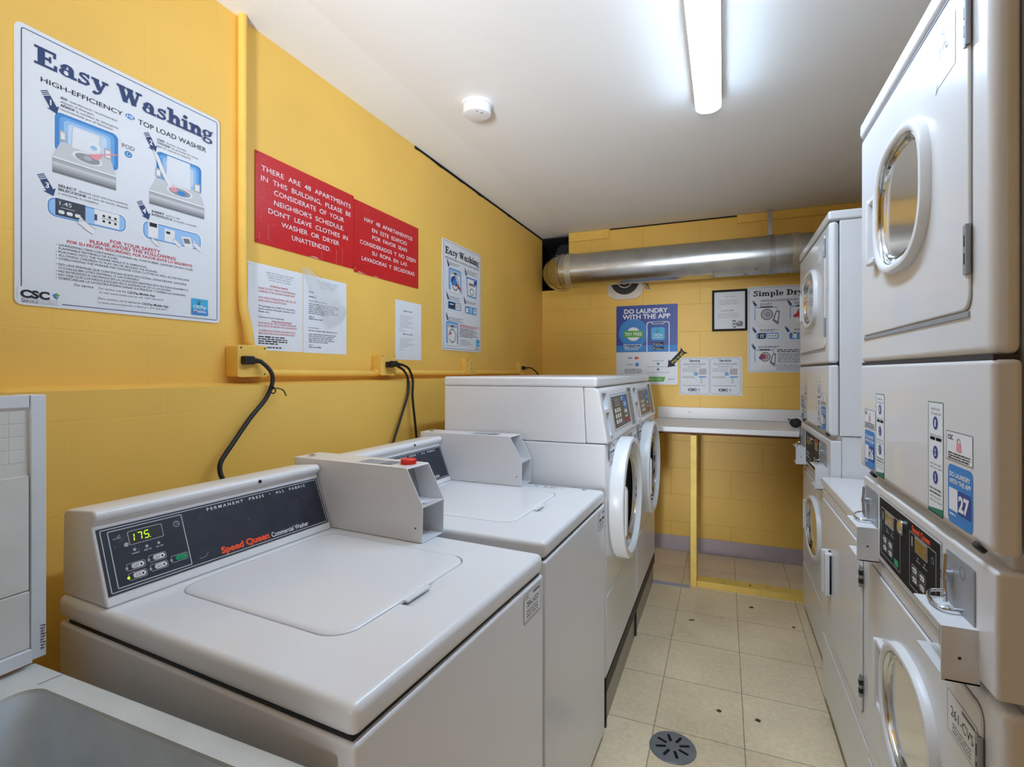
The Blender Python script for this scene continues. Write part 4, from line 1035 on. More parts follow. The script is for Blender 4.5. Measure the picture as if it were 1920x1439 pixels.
# ================================================================== top load washers
def top_washer(name, loc, rz, label, lit):
    W, D, Ht = .590, .711, .85
    t = empty(name, loc, rz); tag(t, label, 'washing machine', 'top load washers')
    mb = MB(); mb.box(-.0015, W + .0015, -.006, D - .006, .02, .803, 'enamel')
    body = mb.build('cabinet', t, bevel=.006, seg=3)
    mb = MB(); mb.box(.02, W - .02, .04, D - .03, 0, .03, 'dark_plastic'); mb.build('toe_kick', t)
    mb = MB(); mb.box(.004, W - .004, .002, D - .03, .7985, .8085, 'black_rubber'); mb.build('seam_shadow', t)  # black strip painting in the dark of the gap under the top
    for y0, y1 in ((.19, .30), (.415, .58)):
        mb = MB(); mb.box(0.0025, .006, y0, y1, .60, .762, 'enamel'); mb.build('embossed_panel', t, bevel=.0015)
    # top with recessed lid well and a finger pocket
    mb = MB(); mb.box(-.002, W + .002, -.006, D, .808, Ht, 'enamel')
    top = mb.build('top_panel', t, bevel=.013, seg=4)
    LX0, LX1, LY0, LY1 = .108, .490, .128, .540
    def lid_out(g): 
        o1 = rrect(LX0 - g, LX1 + g, LY0 - g, LY1 + g, .045 + g, 8)
        return o1
    c = MB(); c.plate(lid_out(.0035), Ht - .006, Ht + .02, 'enamel'); cut(top, c)
    c = MB()
    c.mesh([(.240, .078, Ht + .004), (.360, .078, Ht + .004), (.360, .131, Ht + .004), (.240, .131, Ht + .004),
            (.262, .115, Ht - .009), (.338, .115, Ht - .009), (.338, .131, Ht - .009), (.262, .131, Ht - .009)],
           [(0, 1, 2, 3), (7, 6, 5, 4), (0, 4, 5, 1), (1, 5, 6, 2), (2, 6, 7, 3), (3, 7, 4, 0)], 'enamel')
    cut(top, c)
    mb = MB(); mb.loft([[(x, y, z) for x, y in rrect(LX0 + g, LX1 - g, LY0 + g, LY1 - g, .045 - g * .5, 8)] for g, z in ((0, Ht - .0058), (0, Ht), (.003, Ht + .0025), (.012, Ht + .0032), (.05, Ht + .0026))], 'enamel', False, True)
    mb.box(.264, .336, .119, .130, Ht - .004, Ht - .0005, 'enamel')
    mb.build('lid', t, smooth=50)
    # rear console
    prof = [(.560, .8505), (.566, .866), (.611, .981), (.612, .990), (.602, .997), (.599, 1.004), (.603, 1.012), (.612, 1.0145), (.698, 1.006), (.708, .998), (.711, .8505)]
    mb = MB(); mb.prism(prof, .006, .516, 'enamel'); con = mb.build('console', t, bevel=.006, seg=3)
    O = Vector((.006, .566, .866)); V = Vector((0, .045, .115)).normalized(); N = Vector((0, -V.z, V.y))
    PL = Vector((0, .045, .115)).length
    mb = MB(); k = Ink(mb, O, (1, 0, 0), V, N)
    mb.mesh([k.p(.006, .002, .0), k.p(.504, .002, .0), k.p(.504, PL - .003, .0), k.p(.006, PL - .003, .0)] + [k.p(.006, .002, .0015), k.p(.504, .002, .0015), k.p(.504, PL - .003, .0015), k.p(.006, PL - .003, .0015)],
            [(4, 5, 6, 7), (0, 1, 5, 4), (1, 2, 6, 5), (2, 3, 7, 6), (3, 0, 4, 7)], 'panel_navy')
    H_ = .0018
    k.border(.010, .500, .005, PL - .006, .003, .0016, 'silver_line', H_)
    k.border(.021, .152, .010, PL - .011, .002, .0016, 'silver_line', H_)
    k.text('P E R M A N E N T     P R E S S     \u2022     A L L     F A B R I C', .204, .462, .106, .0058, 'print_white', H_, .02)
    k.text('Speed Queen', .214, .330, .0115, .0125, 'print_orange', H_, .045)
    k.text('Commercial Washer', .336, .442, .0105, .0105, 'print_white', H_, .012)
    # printed symbols beside the display
    k.ring(.139, .096, .0058, .0010, 'silver_line', H_, 18); k.stroke([(.139, .100), (.139, .0955), (.142, .0955)], .0008, 'silver_line', H_)
    k.poly([(.032, .098), (.040, .104), (.041, .095)], 'print_grey', H_); k.stroke([(.036, .088), (.046, .095)], .0006, 'print_grey', H_); k.disc(.047, .082, .004, 'print_light', H_, 10); k.fine(.028, .040, .096, .002, 'print_light', H_, seed=1)
    for a in (.0585, .0795, .1005):
        k.disc(a, .0695, .0027, 'print_light', H_, 12); k.fine(a - .006, a + .007, .0622, .003, 'print_light', H_, seed=int(a * 900))
    rnd = random.Random(len(label))
    for i in range(26):
        a, b = rnd.uniform(.02, .48), rnd.uniform(.012, .10); k.disc(a, b, rnd.uniform(.0003, .0008), 'print_light', H_, 6)
    k.stroke([(.168, .016), (.181, .0165), (.188, .024)], .0007, 'print_light', H_)
    pan = mb.build('control_panel', t, smooth=0); pan['label'] = 'dark control panel with white and orange lettering'
    mb = MB(); kd = Ink(mb, O, (1, 0, 0), V, N)
    kd.rr(.052, .112, .079, .1045, .003, 'silver_line', .0018); kd.rr(.0530, .111, .080, .1035, .0025, 'display_glass', .0022)
    if lit:
        def seg(a, b, on):
            w, h, q = .0072, .0066, .0016; sl = .12
            S = {'a': ((0, 2 * h), (w, 2 * h)), 'b': ((w, 2 * h), (w, h)), 'c': ((w, h), (w, 0)), 'd': ((0, 0), (w, 0)), 'e': ((0, h), (0, 0)), 'f': ((0, 2 * h), (0, h)), 'g': ((0, h), (w, h))}
            for s_ in on:
                (x0, y0), (x1, y1) = S[s_]; dx, dy = (x1 - x0) * .1, (y1 - y0) * .1
                kd.stroke([(a + x0 + dx + (y0 + dy) * sl, b + y0 + dy), (a + x1 - dx + (y1 - dy) * sl, b + y1 - dy)], q, 'led_green', .0026)
        seg(.0535, .0850, 'bc'); seg(.0665, .0850, 'abc'); seg(.0785, .0850, 'afgcd'); kd.disc(.0885, .0847, .0008, 'led_green', .0026, 8)
    ds = mb.build('display', pan, smooth=0)
    if lit: ds['label'] = 'lit display reading 175'
    n = 0
    for i, (a, b, c_) in enumerate(((.044, .041, 0), (.044, .024, 0), (.0815, .0445, 0), (.0815, .0275, 0), (.1195, .031, 1))):
        mb = MB(); kb = Ink(mb, O, (1, 0, 0), V, N)
        kb.border(a - .004, a + .0275, b - .0065, b + .0065, .0035, .0007, 'silver_line', .0020)
        w = [kb.p(x, y, .002) for x, y in rrect(a + .0035, a + .0255, b - .0048, b + .0048, .0044)]
        w2 = [kb.p(x, y, .0036) for x, y in rrect(a + .0045, a + .0245, b - .0038, b + .0038, .0036)]
        mb.loft([w, w2], 'button_green' if c_ else 'plastic_white', False, True)
        kb.disc(a - .004, b - .001, .0024, 'led_green' if (lit and i == 1) else 'print_light', .0024, 10)
        if not c_:
            for j in range(2): kb.fine(a + .0065, a + .0155, b - .002 + j * .003, .0018, 'print_grey', .0040, seed=i * 3 + j)
            kb.disc(a + .0195, b, .0016, 'print_black', .0040, 8, .0022)
        else: kb.fine(a + .008, a + .021, b - .001, .0024, 'print_teal', .0040, seed=2)
        bt = mb.build('button', pan, smooth=0)
        if c_: bt['label'] = 'green start button'
    mb = MB(); mb.lathe([(.0042, 0), (.0042, .0012), (.0034, .0016)], (.334, .5995, 1.004), (0, -1, .2), 'black_rubber', 14); mb.build('screw', t)
    # coin box: two cheek plates with the sloped front cut, top, lower faces
    x0, x1 = .5205, .612
    prof = [(.276, .851), (.274, .939), (.320, 1.023), (.326, 1.026), (.702, 1.026), (.704, 1.0), (.704, .9), (.60, .851)]
    mb = MB()
    mb.prism(prof, x0, x0 + .0025, 'enamel'); mb.prism(prof, x1 - .0025, x1, 'enamel')
    mb.prism([(.321, 1.0225), (.323, 1.0262), (.704, 1.0262), (.704, 1.0235)], x0, x1, 'enamel')
    mb.box(x0 + .0025, x1 - .0025, .40, .702, .852, 1.0235, 'enamel')
    mb.box(x0 + .0025, x1 - .0025, .277, .40, .851, .8535, 'enamel')
    cb = mb.build('coin_box', t, bevel=.0012); cb['label'] = 'white metal coin box with an open stepped front'
    mb = MB(); mb.prism([(.2745, .9405), (.300, .9365), (.345, .9365), (.345, .9335), (.277, .9335), (.2745, .937)], x0 + .0025, x1 - .0025, 'enamel')
    k = Ink(mb, (x0, .2745, .9405), (1, 0, 0), (0, 1, -.16), (0, .16, 1))
    k.rect(.022, .032, .012, .022, 'print_grey', .0006); 
    for i in range(3): k.fine(.018, .07, .003 + i * .003, .0018, 'print_light', .0006, seed=i)
    mb.build('shelf', cb, smooth=0)
    mb = MB(); mb.prism([(.345, .937), (.372, 1.023), (.376, 1.023), (.349, .937)], x0 + .0025, x1 - .0025, 'grey_metal')
    k = Ink(mb, (x0, .345, .937), (1, 0, 0), (0, .027, .086), (0, -.086, .027))
    k.border(.012, .036, .066, .080, .004, .001, 'print_light', .0008); k.disc(.024, .073, .003, 'print_grey', .0008, 10); k.rect(.058, .066, .02, .082, 'steel', .0008)
    mb.build('coin_slide_plate', cb, smooth=0)
    mb = MB(); mb.box(x0 + .014, x0 + .022, .385, .3995, .870, .925, 'steel'); mb.build('coin_lever', cb)
    mb = MB(); mb.box(x0 + .034, x0 + .037, .376, .396, .862, .93, 'steel')
    mb.build('coin_guide', cb)
    mb = MB(); mb.lathe([(.009, 0), (.009, .006), (.004, .009)], (x0 + .03, .33, .8535), (0, 0, 1), 'chrome', 16); mb.build('coin_return', cb, smooth=30)
    mb = MB(); mb.lathe([(.010, 0), (.010, .003), (.008, .004)], (x0 + .030, .668, 1.0262), (0, 0, 1), 'chrome', 18); mb.lathe([(.004, .004), (.004, .0048)], (x0 + .030, .668, 1.0262), (0, 0, 1), 'black_rubber', 12); mb.build('lock', cb, smooth=30)
    mb = MB(); k = Ink(mb, (x0, .385, 1.0262), (0, 1, 0), (-1, 0, 0), (0, 0, 1))
    k.rect(.0, .105, -.062, -.018, 'print_light', .0004); k.rect(.0, .040, -.062, -.018, 'print_grey', .0006)
    k.border(0, .105, -.062, -.018, .002, .0008, 'print_grey', .0007)
    for i in range(3): k.disc(.01 + i * .011, -.04, .004, 'print_light', .0008, 12)
    for i in range(4): k.fine(.048, .1, -.056 + i * .009, .004, 'print_grey', .0008, seed=i)
    mb.build('price_label', cb, smooth=0)
    mb = MB(); mb.lathe([(.0022, 0), (.0022, .0008)], (x0, .295, .885), (-1, 0, 0), 'black_rubber', 8); mb.build('rivet', cb)
    return t
def machine_label(t, code, a0, a1, b0, b1, off=0.0, extra=None):
    """white rating sticker with a code on the front of a machine"""
    mb = MB(); k = Ink(mb, (0, -off, 0))
    k.rect(a0, a1, b0, b1, 'print_white', .0004); k.border(a0, a1, b0, b1, .001, .001, 'print_grey', .0006)
    w, h = a1 - a0, b1 - b0
    k.text('CSC', a0 + w * .06, a0 + w * .28, b0 + h * .80, h * .13, 'print_grey', .0006, .02); k.rect(a0 + w * .55, a0 + w * .94, b0 + h * .82, b0 + h * .92, 'print_grey', .0006)
    if code: k.text(code, a0 + w * .14, a0 + w * .9, b0 + h * .47, h * .22, 'print_black', .0006)
    else: k.fine(a0 + w * .14, a0 + w * .9, b0 + h * .47, h * .22, 'print_black', .0006, seed=3)
    for i in range(3): k.fine(a0 + w * .16, a0 + w * .84, b0 + h * (.34 - .1 * i), h * .07, 'print_grey', .0006, seed=i)
    k.fine(a0 + w * .06, a0 + w * .94, b0 + h * .03, h * .05, 'print_light', .0006, seed=8)
    o = mb.build('sticker', t, smooth=0); o['label'] = 'white machine number sticker' + (' reading ' + code if code else '')
    return o
w1 = top_washer('top_load_washer', (-.421, .505, 0), 86.2, 'nearest white top load washer, display lit with 175, red cap on its coin box', True)
machine_label(w1, '784-HSY', .486, .572, .735, .794, off=.0065)
w2 = top_washer('top_load_washer', (-.401, 1.166, 0), 88.5, 'second white top load washer, between the nearest one and the front loaders', False)
machine_label(w2, None, .503, .584, .732, .790, off=.0065)
mb = MB(); k = Ink(mb, (0, 0, .85), (0, 1, 0), (-1, 0, 0), (0, 0, 1))
k.border(.135, .262, -.574, -.540, .001, .0009, 'print_grey', .0006)
for a in (.165, .2, .235): k.ring(a - .002, -.557, .008, .0015, 'print_grey', .0006, 16); k.fine(a - .008, a + .006, -.559, .004, 'print_grey', .0008, seed=int(a * 100))
k.rect(.176, .179, -.572, -.542, 'print_black', .0006)
mb.build('instruction_label', w2, smooth=0)
mb = MB(); k = Ink(mb, (0, 0, .85), (0, 1, 0), (-1, 0, 0), (0, 0, 1)); k.poly([(.05, -.570), (.058, -.574), (.068, -.572), (.066, -.556), (.06, -.558), (.058, -.563)], 'print_grey', .0006); mb.build('sticker', w2, smooth=0)
mb = MB(); mb.lathe([(.0185, 0), (.019, .001), (.019, .011), (.0175, .0125), (.0, .0125)], (0, 0, 0), (0, 0, 1), 'cap_red', 36, cap1=False)
for i in range(36):
    a = 2 * PI * i / 36; mb.tube([(.019 * math.cos(a), .019 * math.sin(a), .001), (.019 * math.cos(a), .019 * math.sin(a), .011)], .0007, 'cap_red', 5)
capo = mb.build('bottle_cap', smooth=30)
_m = Matrix.Translation((-.421, .505, 0)) @ Matrix.Rotation(math.radians(86.2), 4, 'Z')
capo.location = _m @ Vector((.572, .355, 1.0264)); tag(capo, 'round red plastic cap lying on top of the nearest coin box', 'bottle cap')

# ================================================================== front load washers
def front_washer(loc, label, W, dc):
    t = empty('front_load_washer', loc, 90); tag(t, label, 'washing machine', 'front load washers')
    D = .655
    mb = MB(); mb.box(0, W, 0, D, .172, 1.0005, 'enamel'); body = mb.build('cabinet', t, bevel=.007, seg=3)
    c = MB(); c.loft([[(dc + .17 * math.cos(2 * PI * i / 48), y, .765 + .17 * math.sin(2 * PI * i / 48)) for i in range(48)] for y in (-.05, .25)], 'enamel', True, True); cut(body, c)
    mb = MB()
    mb.loft([[(dc + r * math.cos(2 * PI * i / 48), y, .765 + r * math.sin(2 * PI * i / 48)) for i in range(48)] for r, y in ((.171, .002), (.168, .03), (.160, .05), (.158, .24), (.0001, .245))], 'drum_dark', flip=False); mb.build('drum', t, smooth=40)
    mb = MB(); mb.box(.006, W - .006, -.003, .004, .182, .458, 'enamel'); mb.build('lower_panel', t, bevel=.004)
    # upper housing with the sloped control front, and the lid over it
    mb = MB(); mb.prism([(.072, 1.002), (.082, 1.203), (D - .004, 1.203), (D - .004, 1.002)], .0, W, 'enamel'); mb.build('upper_housing', t, bevel=.003)
    mb = MB(); mb.prism([(-.006, 1.003), (-.006, 1.012), (.024, 1.190), (.040, 1.203), (.0812, 1.203), (.0712, 1.003)], .0, W - .002, 'enamel')
    con = mb.build('control_console', t, bevel=.006, seg=3)
    O = Vector((0, -.006, 1.012)); V = Vector((0, .030, .178)).normalized(); N = Vector((0, -V.z, V.y)); U = Vector((1, 0, 0))
    def pocket(a0, a1, b0, b1, d0, d1):
        c = MB(); P = lambda a, b, h: tuple(O + U * a + V * b + N * h)
        c.mesh([P(a0, b0, .02), P(a1, b0, .02), P(a1, b1, .02), P(a0, b1, .02), P(a0, b0, -d0), P(a1, b0, -d0), P(a1, b1, -d1), P(a0, b1, -d1)],
               [(0, 1, 2, 3), (7, 6, 5, 4), (0, 4, 5, 1), (1, 5, 6, 2), (2, 6, 7, 3), (3, 7, 4, 0)], 'enamel')
        cut(con, c)
    pocket(.035, .115, .110, .170, .004, .058); pocket(.050, .115, .012, .098, .012, .058)
    mb = MB(); mb.lathe([(.010, 0), (.010, .008), (.006, .010)], tuple(O + U * .08 + V * .055 + N * -.028), tuple(N), 'dark_plastic', 14); mb.box(.076, .084, .02, .03, 1.045, 1.07, 'dark_plastic'); mb.build('coin_return', con, smooth=30)
    mb = MB(); mb.lathe([(.016, 0), (.016, .004)], tuple(O + U * .086 + V * .006 + N * -.004), tuple(N), 'plastic_white', 16); mb.build('coin_cup', con)
    mb = MB(); k = Ink(mb, O, U, V, N)
    for hh, o_ in ((.0004, 0),): k.rr(.160, .530, .018, .160, .003, 'print_light', .0004); k.rr(.165, .525, .022, .156, .002, 'print_white', .0008); k.rr(.172, .518, .027, .151, .002, 'panel_olive', .0012)
    k.rect(.40, .46, .09, .150, 'print_blue', .0016); k.rect(.405, .46, .055, .088, 'print_white', .0016); k.rect(.40, .47, .038, .053, 'print_red', .0016); k.rect(.405, .468, .102, .12, 'print_paleblue', .0018)
    k.fine(.41, .455, .062, .018, 'print_navy', .002, seed=3)
    for i in range(3): k.fine(.23, .32, .112 + i * .010, .006, 'print_light', .0016, seed=i)
    k.disc(.385, .137, .010, 'print_white', .0016, 16); k.stroke([(.18, .142), (.38, .142)], .0012, 'print_light', .0016)
    pan = mb.build('control_panel', con, smooth=0); pan['label'] = 'dark olive control panel with keypad and blue price label'
    mb = MB(); k = Ink(mb, O, U, V, N)
    for r in range(3):
        for c_ in range(3):
            a, b = .205 + c_ * .042, .042 + r * .022
            k.rr(a, a + .030, b, b + .016, .002, 'plastic_white', .0020)
    mb.build('keypad', con, smooth=0)
    mb = MB(); k = Ink(mb, O, U, V, N); k.rect(.548, .640, .008, .176, 'print_light', .0006); k.rect(.552, .636, .16, .174, 'print_grey', .0008)
    for i in range(14): k.fine(.552, .632, .014 + i * .0102, .005, 'print_grey', .0008, seed=i + 3)
    mb.build('instruction_label', con, smooth=0)
    mb = MB(); mb.box(-.002, W - .001, .030, D, 1.2035, 1.240, 'enamel'); mb.build('lid', t, bevel=.010, seg=3)
    # round door
    cz = .765; N_ = 64
    def circ(r, y): return [(dc + r * math.cos(2 * PI * i / N_), y, cz + r * math.sin(2 * PI * i / N_)) for i in range(N_)]
    mb = MB(); mb.loft([circ(.226, .001), circ(.234, -.006), circ(.2355, -.045), circ(.231, -.054), circ(.222, -.057), circ(.211, -.057), circ(.204, -.052), circ(.197, -.044), circ(.191, -.035)], 'plastic_white')
    door = mb.build('door', t, smooth=35); 
    mb = MB(); mb.loft([circ(.192, -.034), circ(.188, -.040), circ(.181, -.040), circ(.178, -.032), circ(.172, -.035), circ(.167, -.028), circ(.162, -.024)], 'chrome'); mb.loft([circ(.19, .002), circ(.188, -.022), circ(.175, -.022)], 'dark_gasket'); mb.build('bezel', door, smooth=40)
    mb = MB(); mb.loft([circ(.166, -.026), circ(.155, -.012), circ(.130, .03), circ(.10, .055), circ(.05, .068), circ(.001, .07)], 'glass'); g = mb.build('glass', door, smooth=60)
    sol = g.modifiers.new('thick', 'SOLIDIFY'); sol.thickness = .005
    mb = MB(); mb.prism([(-.056, .655), (-.062, .67), (-.062, .825), (-.056, .84), (-.030, .84), (-.030, .655)], dc - .198, dc - .164, 'plastic_white'); mb.build('handle', door, bevel=.006, seg=3)
    mb = MB(); k = Ink(mb, (0, -.0573, 0))
    for a in (95, 104): 
        A = [math.radians(a + 7 * i / 5 - 3.5) for i in range(6)]
        k.band([(dc + .221 * math.cos(z), cz + .221 * math.sin(z)) for z in A], [(dc + .211 * math.cos(z), cz + .211 * math.sin(z)) for z in A], 'print_grey', .0004, False)
    mb.build('door_label', door, smooth=0)
    mb = MB(); mb.box(.570, .664, -.004, .004, .905, .975, 'plastic_white'); k = Ink(mb, (0, -.004, 0)); k.rect(.585, .65, .925, .965, 'print_light'); mb.build('dispenser', t, bevel=.002)
    for a0, a1, b0, b1, m in ((.20, .235, .942, .985, 'print_black'), (.48, .565, .90, .985, 'print_light')):
        mb = MB(); k = Ink(mb, (0, 0, 0)); k.rect(a0, a1, b0, b1, m, .0006)
        for i in range(4): k.fine(a0 + .004, a1 - .004, b0 + .006 + i * (b1 - b0) * .22, (b1 - b0) * .1, 'print_light' if m == 'print_black' else 'print_grey', .0009, seed=i)
        mb.build('sticker', t, smooth=0)
    # steel base under the washer
    mb = MB(); mb.box(.012, W - .001, .006, D - .02, 0, .130, 'steel_brushed'); bs = mb.build('base', t, bevel=.002); bs['label'] = 'brushed steel base'
    mb = MB(); mb.prism([(-.002, .122), (-.002, .172), (.03, .172), (.03, .16), (.006, .16), (.006, .122)], 0.0, W - .001, 'black_rubber'); mb.prism([(-.001, .0), (-.001, .122), (.006, .122), (.006, .0)], .0, .012, 'black_rubber')
    tr = mb.build('base_trim', t, bevel=.001); tr['label'] = 'black edging strip'
    return t
f1 = front_washer((-.385, 1.799, 0), 'nearer white front load washer, beside the second top load washer', .676, .263)
machine_label(f1, None, .045, .141, .932, .992, off=.0045)
f2 = front_washer((-.385, 2.477, 0), 'farther white front load washer, next to the folding counter', .688, .27)
machine_label(f2, None, .045, .141, .932, .992, off=.0045)

# ================================================================== stacked dryers
def zmap(pairs):
    def f(z):
        for (a, b), (c, d) in zip(pairs, pairs[1:]):
            if z <= c or (c, d) == pairs[-1]: return b + (z - a) * (d - b) / (c - a)
    return f
def dryer_window(parent, cx, cz, rx, rz, y, e, prot=.016):
    def L(g, dy): return [(p[0], y + dy, p[1]) for p in sup(cx, cz, rx - g, rz - g, e, 64)]
    mb = MB(); mb.loft([L(0, .001), L(.001, -prot * .5), L(.005, -prot * .93), L(.010, -prot), L(.015, -prot * .95), L(.0195, -prot * .75), L(.021, -.004)], 'plastic_white')
    fr = mb.build('window_frame', parent, smooth=40)
    mb = MB(); mb.loft([L(.0205, -.008), L(.023, -.011), L(.026, -.008), L(.027, -.002), L(.031, .0), L(.034, -.005), L(.037, .0), L(.041, .006), L(.044, .02)], 'chrome'); mb.build('bezel', parent, smooth=40)
    mb = MB(); mb.loft([L(.0365, -.001), L(.0365, .003)], 'door_glass', True, True, flip=False); gl = mb.build('glass', parent, smooth=30)
    return fr
def stack(loc, W, zf, label, seen_side, codes):
    sx = W / .709
    t = empty('stacked_dryer', loc, -90); tag(t, label, 'stacked dryer', 'stacked dryers')
    D = .70; T = zf(1.902); CAPZ = zf(1.862); SEAM = zf(1.279); UB = zf(1.012)
    X = lambda x: x * sx
    FL = .034                                         # depth of the front wrap
    # --- upper dryer
    mb = MB(); mb.box(.002, W - .002, FL + .002, D, UB, CAPZ - .002, 'enamel'); mb.build('upper_cabinet', t, bevel=.003)
    mb = MB(); mb.box(0, W, 0, FL, SEAM + .0012, CAPZ - .002, 'enamel'); upf = mb.build('upper_front', t, bevel=.016, seg=4)
    mb = MB(); mb.prism([(0, UB + .006), (0, SEAM - .0012), (FL, SEAM - .0012), (FL, UB), (.012, UB)], 0, W, 'enamel'); acc = mb.build('access_panel', t, bevel=.009, seg=3)
    mb = MB(); mb.box(-.001, W + .001, -.002, D, CAPZ, T, 'enamel'); mb.build('top_cap', t, bevel=.010, seg=3)
    mb = MB(); mb.box(.004, W - .004, .004, D - .01, CAPZ - .004, CAPZ + .006, 'print_grey'); mb.build('cap_seal', t)
    mb = MB(); mb.box(.004, W - .004, .003, FL - .004, SEAM - .004, SEAM + .004, 'dark_gasket'); mb.build('panel_seal', t)
    d0, d1, b0, b1 = X(.040), X(.650), zf(1.349), zf(1.826)
    mb = MB(); mb.slab(rrect(d0, d1, b0, b1, .022), -.004, .004, 'enamel')
    door = mb.build('upper_door', t, bevel=.0035, seg=2)
    mb = MB(); mb.band_slab(rrect(d0 - .0022, d1 + .0022, b0 - .0022, b1 + .0022, .024), rrect(d0 + .004, d1 - .004, b0 + .004, b1 - .004, .018), -.0008, .0005, 'print_grey'); mb.build('door_shadow_line', t, smooth=0)  # grey band painted in for the shadow gap round the door
    cx, cz, rx, rz = X(.352), zf(1.597), X(.158), (zf(1.735) - zf(1.459)) / 2
    c = MB(); c.loft([[(p[0], y, p[1]) for p in sup(cx, cz, rx - .041, rz - .041, 2.7, 64)] for y in (-.05, .2)], 'enamel', True, True)
    cut(door, c); cut(upf, c)
    c = MB(); c.loft([[(p[0], y, p[1]) for p in sup(cx, cz, rx - .041, rz - .041, 2.7, 64)] for y in (0, .3)], 'enamel', True, True)
    for o in t.children:
        if o.name.startswith('upper_cabinet'): cut(o, c)
    mb = MB(); mb.loft([[(p[0], y, p[1]) for p in sup(cx, cz, rx - g, rz - g, 2.7, 64)] for g, y in ((.0415, .006), (.043, .28), (rz - .001, .285))], 'drum'); mb.build('drum', t, smooth=40)
    dryer_window(door, cx, cz, rx, rz, -.004, 2.7)
    # grey strip coloured in as the shadow gap under the door edge
    mb = MB(); mb.box(d0 + .004, d1 - .006, -.0022, .002, b0 - .010, b0 - .001, 'grey_metal'); mb.build('door_shadow_strip', t, bevel=.001)
    mb = MB()
    hx0, hx1, hz0, hz1 = X(.150), X(.168), zf(1.506), zf(1.660)
    mb.slab(rrect(hx0, hx0 + .014, hz0, hz1, .006), -.022, -.003, 'plastic_white'); mb.box(hx0 + .010, hx1 + .03, -.019, -.004, hz1 - .014, hz1, 'plastic_white'); mb.box(hx0 + .010, hx1 + .03, -.019, -.004, hz0, hz0 + .014, 'plastic_white')
    mb.build('handle', door, bevel=.004, seg=2)
    def hinge(parent, x, z, y=0):
        mb = MB(); mb.box(x - .010, x + .002, y - .0065, y + .001, z - .036, z + .036, 'grey_metal'); mb.tube([(x + .003, y - .005, z - .036), (x + .003, y - .005, z + .036)], .0036, 'grey_metal', 10)
        for q in (-.013, .013): mb.box(x - .006, x - .001, y - .0072, y - .006, z + q - .008, z + q + .008, 'dark_plastic')
        mb.build('hinge', parent, smooth=30)
    hinge(door, X(.648), zf(1.437)); hinge(door, X(.648), zf(1.768))
    mb = MB(); k = Ink(mb, (0, -.004, 0)); a0, a1, h0, h1 = X(.525), X(.606), zf(1.722), zf(1.812)
    k.poly([(a0, h0), (a0 + .02, h0 + .004), (a1, h0 + .008), (a1, h1), (a0 + .01, h1)], 'print_white', .0006)  # glare on the door, painted as a flat white patch
    rnd = random.Random(9)
    for i in range(14):
        a, b = rnd.uniform(a0 + .01, a0 + .05), rnd.uniform(h0 + .05, h1 - .006); k.stroke([(a, b), (a + rnd.uniform(.003, .012), b + rnd.uniform(-.008, .008)), (a + rnd.uniform(.004, .015), b + rnd.uniform(-.008, .01))], .0009, 'print_grey', .0009)
    k.stroke([(a0 + .003, h0 - .004), (a0 + .012, h0 + .01)], .002, 'print_grey', .0009)
    st = mb.build('glare_patch', door, smooth=0); st['label'] = 'painted white glare patch with handwriting'
    # --- stickers on the access panel
    def blue(num, a0, a1, z0, z1):
        mb = MB(); k = Ink(mb, (0, 0, 0)); w, h = a1 - a0, z1 - z0
        k.rr(a0, a1, z0, z1, .010, 'print_blue', .0004)
        k.text('DO LAUNDRY', a0 + w * .08, a0 + w * .92, z0 + h * .80, h * .075, 'print_white', .0008, .03); k.text('WITH THE APP', a0 + w * .08, a0 + w * .94, z0 + h * .685, h * .075, 'print_white', .0008, .03)
        k.rect(a0 + w * .42, a1 - w * .06, z0 + h * .2, z0 + h * .60, 'print_deepblue', .0006)
        k.rect(a0 + w * .06, a0 + w * .42, z0 + h * .22, z0 + h * .60, 'print_white', .0008)
        k.text(num, a0 + w * .46, a0 + w * .88, z0 + h * .27, h * .24, 'print_white', .0010, .045)
        k.fine(a0 + w * .08, a0 + w * .36, z0 + h * .14, h * .04, 'print_white', .0008, seed=2)
        o = mb.build('number_sticker', acc, smooth=0); o['label'] = 'blue sticker with a white number' + (' reading ' + num if codes[2] else '')
    z0, z1 = zf(1.024), zf(1.115)
    blue(codes[0], X(.047), X(.047) + .092 * sx, z0, z1); blue(codes[1], X(.566), X(.566) + .088 * sx, z0, z1)
    for a0, a1 in ((X(.044), X(.143)), (X(.560), X(.654))):
        mb = MB(); k = Ink(mb, (0, 0, 0)); h0, h1 = zf(1.121), zf(1.167)
        k.rect(a0, a1, h0, h1, 'print_white', .0004); k.border(a0, a1, h0, h1, .001, .0012, 'print_grey', .0006)
        k.text('CSC', a0 + .006, a0 + .026, h1 - .013, .007, 'print_black', .0008, .02)
        c_ = (a0 + a1) / 2; k.rr(c_ - .008, c_ + .008, h0 + .016, h0 + .030, .003, 'print_pink', .0008); k.ring(c_, h0 + .031, .006, .0015, 'print_grey', .0007, 14)
        for i in range(3): k.fine(a0 + .008, a1 - .008, h0 + .003 + i * .004, .003, 'print_black', .0008, seed=i)
        o = mb.build('sticker', acc, smooth=0); o['label'] = 'white sticker with a small padlock picture'
